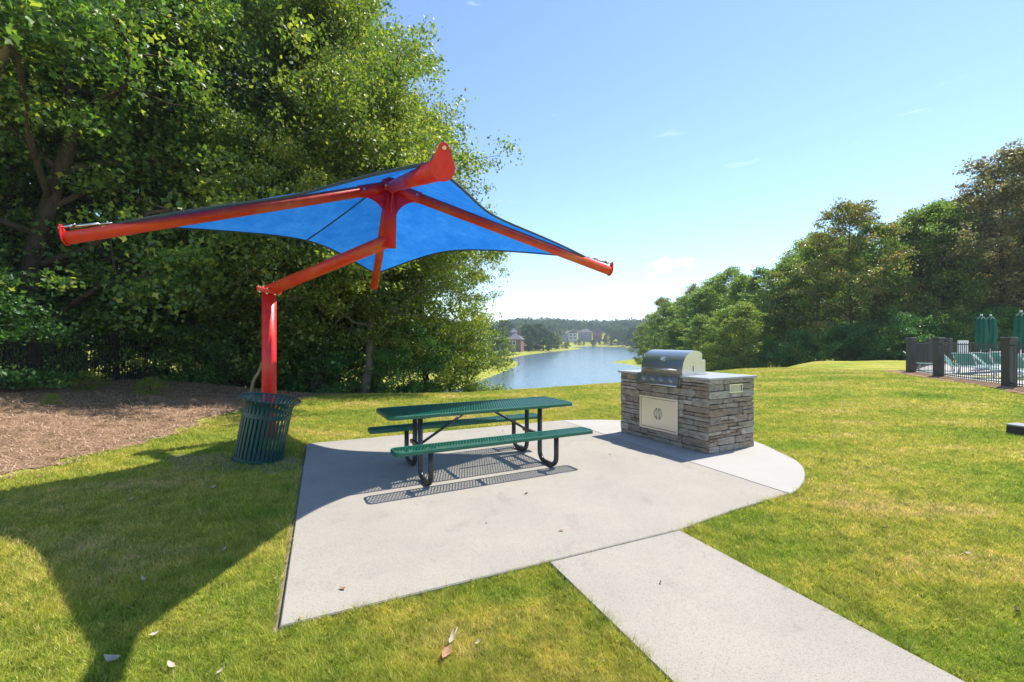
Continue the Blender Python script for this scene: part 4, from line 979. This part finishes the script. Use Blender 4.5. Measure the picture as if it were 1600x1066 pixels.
# bushes closing the foot of that wood
for i in range(17):
    px = 1045 + i*34 + random.uniform(-8, 8); d = np.interp(px, [1045, 1180, 1300, 1420, 1700], [60, 42, 36, 33, 33]); x = (px-800)/FPX*d
    tree('shrub', 'shrub1', x, d, random.uniform(1.0, 1.4), R(i*61), 'leaf_r' if i % 3 == 1 else 'leaf_d', label='dark bush at the foot of the wood beyond the lawn', group='bushes below the right wood', cat='shrub')

# trees around the lake shore
SG = 'trees on the far lake shore'
FT = [(760, 506, 170, 'far1', 'leaf_far'), (770, 512, 150, 'far2', 'leaf_far'), (788, 500, 262, 'far1', 'leaf_far'), (783, 526, 112, 'far2', 'leaf_b'), (824, 508, 232, 'far2', 'leaf_far'), (838, 506, 250, 'far1', 'leaf_far'), (849, 513, 238, 'far2', 'leaf_far'),
      (826, 525, 222, 'far1', 'leaf_far'), (861, 521, 262, 'far2', 'leaf_far'), (873, 526, 282, 'far1', 'leaf_or'), (886, 533, 292, 'far2', 'leaf_or'), (866, 525, 300, 'far2', 'leaf_red'), (884, 536, 300, 'far1', 'leaf_far'),
      (921, 531, 420, 'far2', 'leaf_far'), (946, 527, 425, 'far1', 'leaf_far'), (956, 527, 405, 'far2', 'leaf_far'), (967, 526, 395, 'far1', 'leaf_far'), (978, 519, 372, 'far2', 'leaf_far'), (990, 512, 350, 'far1', 'leaf_far'), (1003, 512, 345, 'far2', 'leaf_far'), (905, 531, 425, 'far1', 'leaf_far'),
      (899, 533, 432, 'far2', 'leaf_far'), (912, 534, 430, 'far1', 'leaf_far'), (926, 533, 432, 'far2', 'leaf_far'), (937, 531, 430, 'far1', 'leaf_far'), (746, 500, 130, 'far1', 'leaf_far'), (735, 505, 110, 'far2', 'leaf_b')]
FH = {'far1': 10.3, 'far2': 9.3}
for i, (px, py, d, k, lf) in enumerate(FT):
    x = (px-800)/FPX*d; zb = h1(x, d)
    while zb < WATER_Z+.05: x -= 2 if px < 900 else -2; zb = h1(x, d)
    s = (EYE+(HZ-py)*d/FPX-zb)/FH[k]
    nm, lb = {'leaf_red': ('shore_tree', 'small red leaved tree on the lake point'), 'leaf_or': ('shore_tree', 'tree with orange tinged foliage near the tip of the lake point'), 'leaf_b': ('shore_tree', 'bright green tree on the grassy bank beside the wood')}.get(lf, ('shore_tree', 'round dark green tree on the far shore of the lake'))
    tree(nm, k, x, d, s*1.0, R(i*67), lf, 'bark', lb, SG if lf == 'leaf_far' else ('turning trees on the lake point' if lf == 'leaf_or' else 'bright trees on the grassy bank' if lf == 'leaf_b' else None), sz=s, z=zb)
# far wood on the hills, one mass
def wood(n, seed):
    rs = np.random.default_rng(seed); px = rs.uniform(560, 1250, n); d = rs.uniform(400, 900, n); x = (px-800)/FPX*d
    ok = (poly_signed(x, d, LAKE) > 6) & ~((px > 868) & (px < 950) & (d < 490)); x, d = x[ok], d[ok]; n = len(x); zb = H(x, d)
    hgt = rs.uniform(8, 17, n)*(1+.12*np.sin(x*.05)); rad = hgt*rs.uniform(.32, .45, n); m_ = 44
    u = unit(rs.normal(size=(n, m_, 3))); u[..., 2] = np.abs(u[..., 2])*1.0 - .25*rs.uniform(0, 1, (n, m_))
    pos = np.stack([x[:, None]+u[..., 0]*rad[:, None], d[:, None]+u[..., 1]*rad[:, None], zb[:, None]+hgt[:, None]*(.45+.55*u[..., 2])], -1)
    pos += rs.normal(0, .4, pos.shape)
    return leaves(pos.reshape(-1, 3), 3.7, rs, False, upbias=.3)
V, T = wood(2700, 5)
tag(add('distant_wood', tri_mesh('distant_wood', V, T), M['leaf_far']), 'continuous dark green wood on the hills beyond the lake', 'wood', kind='stuff')

# ------------------------------------------------------------------ houses across the water
def house(px, d, w, dep, hgt, roof_h, wall, label, rz=0.0, hip=True, dz=0, wins=()):
    x = (px-800)/FPX*d; z = h1(x, d)+dz
    r = empty('house', (x, d, z), rz, label, 'house'); 
    MB().box((0, 0, hgt/2-2.5), (w, dep, hgt+5)).build('wall', M[wall], r)
    ov = .4; rid = 0 if hip else 1
    e = [(-w/2-ov, -dep/2-ov, hgt), (w/2+ov, -dep/2-ov, hgt), (w/2+ov, dep/2+ov, hgt), (-w/2-ov, dep/2+ov, hgt)]
    if hip: rg = [(-max(w-dep, .6)/2, 0, hgt+roof_h), (max(w-dep, .6)/2, 0, hgt+roof_h)]; fs = [(0, 1, 5, 4), (2, 3, 4, 5), (1, 2, 5), (3, 0, 4), (0, 3, 2, 1)]
    else: rg = [(0, -dep/2-ov, hgt+roof_h), (0, dep/2+ov, hgt+roof_h)]; fs = [(0, 4, 5, 3), (1, 2, 5, 4), (0, 1, 4), (2, 3, 5), (0, 3, 2, 1)]
    m_ = MB(); m_._add(e+rg, fs); rf = m_.build('roof', M['roof'], r)
    MB().box((w*.22, dep*.1, hgt+roof_h*.8), (.9, .9, roof_h*1.2)).build('chimney', M[wall], rf)
    for wx, wz, ww, wh in wins:
        wf = MB().box((wx, -dep/2-.03, wz), (ww+.4, .12, wh+.4)).build('window', M['white'], r); MB().box((wx, -dep/2-.10, wz), (ww, .06, wh)).build('pane', M['pane'], wf)
    return r
house(806, 214, 6.2, 8, 5.6, 3.0, 'brick', 'tall brick house with grey hipped roof among trees on the lake point', R(-12), wins=((0, 4.0, 1.3, 1.5), (0, 1.2, 1.0, 1.2)))
house(768, 172, 7.5, 8, 3.6, 2.6, 'siding', 'pale house with grey roof half hidden behind the trees on the grassy bank', R(10), wins=((-1, 2.0, 1, 1.2),))
house(803, 265, 5, 6, 8.6, 2.2, 'greyside', 'grey house rising behind the brick house on the lake point', 0, wins=((0, 7.0, 1.2, 1.2),))
house(893, 455, 9, 9, 6.5, 3.0, 'siding', 'white house with gabled roof on the far shore', R(8), hip=False, dz=1.4, wins=((-2, 4.6, 1.6, 1.6), (2, 4.6, 1.6, 1.6), (-2, 1.6, 1.6, 1.6), (2, 1.6, 1.6, 1.6)))
house(914, 462, 13, 9, 6.0, 3.4, 'greyside', 'wide grey house between white and brick houses on the far shore', R(-5), dz=1.8, wins=((-4, 4, 1.6, 1.6), (0, 4, 1.6, 1.6), (4, 4, 1.6, 1.6)))
house(933, 458, 9, 8, 6.2, 3.2, 'brick', 'brick house at the end of the row on the far shore', R(-10), hip=False, dz=2.4, wins=((-2, 4, 1.4, 1.6), (2, 4, 1.4, 1.6)))
house(880, 450, 5, 7, 5.5, 2.6, 'greyside', 'small grey house at the lakeward end of the row', 0, hip=False, dz=1.2)
house(893, 640, 12, 9, 6, 4, 'siding', 'pale house standing alone high in the hillside wood', 0, dz=5, wins=((-2, 4, 1.6, 1.6),))

# ------------------------------------------------------------------ litter of leaves
def leaf_mesh(seed, l, w, curl):
    rs = random.Random(seed); mb = MB(); vs = []; k = 6
    for i in range(k+1):
        t = i/k; ww = w*math.sin(math.pi*min(t*1.05+.02, 1))**.7*(1+.2*rs.uniform(-1, 1)); z = curl*(2*t-1)**2
        vs += [(l*(t-.5), -ww/2, z+.25*ww), (l*(t-.5), 0, z), (l*(t-.5), ww/2, z+.25*ww*rs.uniform(.5, 1.5))]
    mb._add(vs, [(3*i+j, 3*i+j+1, 3*i+4+j, 3*i+3+j) for i in range(k) for j in range(2)], True); return mb.mesh('fallen_leaf')
lms = {m_: [leaf_mesh(s, .058, .026, .016) for s in (1, 2)] for m_ in ('dry', 'pale', 'dark_leaf')}
for m_, v in lms.items():
    for me_ in v: me_.materials.append(M[m_])
LV = [(203, 782, 'pale', 1.3), (333, 762, 'pale', 1.1), (311, 806, 'pale', .9), (224, 906, 'pale', .9), (242, 992, 'pale', .9), (268, 1042, 'pale', 1.0), (175, 1032, 'pale', 1.6), (345, 1050, 'pale', .8), (695, 963, 'dry', .5), (747, 1005, 'pale', .7),
      (1322, 788, 'pale', .8), (1382, 826, 'dark_leaf', 1.1), (1412, 727, 'pale', 1.0), (1418, 788, 'pale', .7), (1512, 866, 'pale', .9), (1588, 955, 'dark_leaf', 1.2), (1520, 712, 'dark_leaf', 1.0), (1290, 652, 'dark_leaf', 1.0), (1228, 668, 'dark_leaf', .9), (1266, 668, 'dark_leaf', .9), (350, 860, 'pale', .8), (430, 905, 'dry', .6), (60, 745, 'dry', 1.2)]
for i, (px, py, m_, s) in enumerate(LV):
    x, y = G(px, py, -.01); o_ = add('fallen_leaf', random.choice(lms[m_]), None, None, (x, y, h1(x, y)+.028), (random.uniform(-.3, .3), random.uniform(-.3, .3), random.uniform(0, 6.28)), (s, s, s))
    nm = {'dry': 'brown', 'pale': 'pale bleached', 'dark_leaf': 'dark curled'}[m_]; tag(o_, nm + ' dry leaf lying on the lawn', 'leaf', nm + ' leaves on the lawn')
for i, (px, py, m_, s) in enumerate([(535, 921, 'dry', .9), (877, 830, 'dry', .8), (760, 818, 'dark_leaf', .4), (1032, 911, 'dark_leaf', .5), (786, 674, 'dark_leaf', .7), (822, 772, 'dark_leaf', .8), (953, 711, 'dark_leaf', .6), (468, 968, 'dry', .5), (500, 968, 'dry', .4)]):
    x, y = G(px, py); o_ = add('fallen_leaf', random.choice(lms[m_]), None, None, (x, y, .003), (0, 0, random.uniform(0, 6.28)), (s, s, s)); tag(o_, ('brown' if m_ == 'dry' else 'dark') + ' dry leaf lying on the concrete paving', 'leaf', ('brown' if m_ == 'dry' else 'dark') + ' leaves on the paving')
x, y = G(704, 1010, -.01); r_ = empty('fallen_sprig', (x, y, h1(x, y)+.03), R(75), 'brown curled leaf with pale green stem on grass between patio and path', 'leaf')
add('leaf_blade', leaf_mesh(9, .11, .040, .015), M['dry'], r_, (-.06, 0, 0), (.3, 0, 0)); add('stem_leaf', leaf_mesh(10, .10, .03, .02), M['pale'], r_, (.04, .004, .012), (-.3, -.2, .2)); MB().tube([(-.02, 0, .0), (.12, .01, .02)], .003, 5).build('stem', M['pale'], r_)
print('tris', sum(len(p.vertices)-2 if len(me_.polygons) < 60000 else 1 for me_ in bpy.data.meshes for p in (me_.polygons if len(me_.polygons) < 60000 else range(len(me_.polygons)))) )

# ------------------------------------------------------------------ summer haze over the valley
hz = MB().box((0, 1985, 25.5), (6100, 4130, 67)).build('haze', None); tag(hz, 'thin summer haze hanging over the lake valley', 'haze', kind='stuff')
m = bpy.data.materials.new('haze_air'); m.use_nodes = True; nt = m.node_tree; nt.nodes.clear(); out = N(nt, 'ShaderNodeOutputMaterial'); pv = N(nt, 'ShaderNodeVolumePrincipled')
pv.inputs['Color'].default_value = (.78, .87, 1.0, 1); pv.inputs['Density'].default_value = .00045; L(nt, pv, 'Volume', out, 'Volume'); hz.data.materials.append(m)
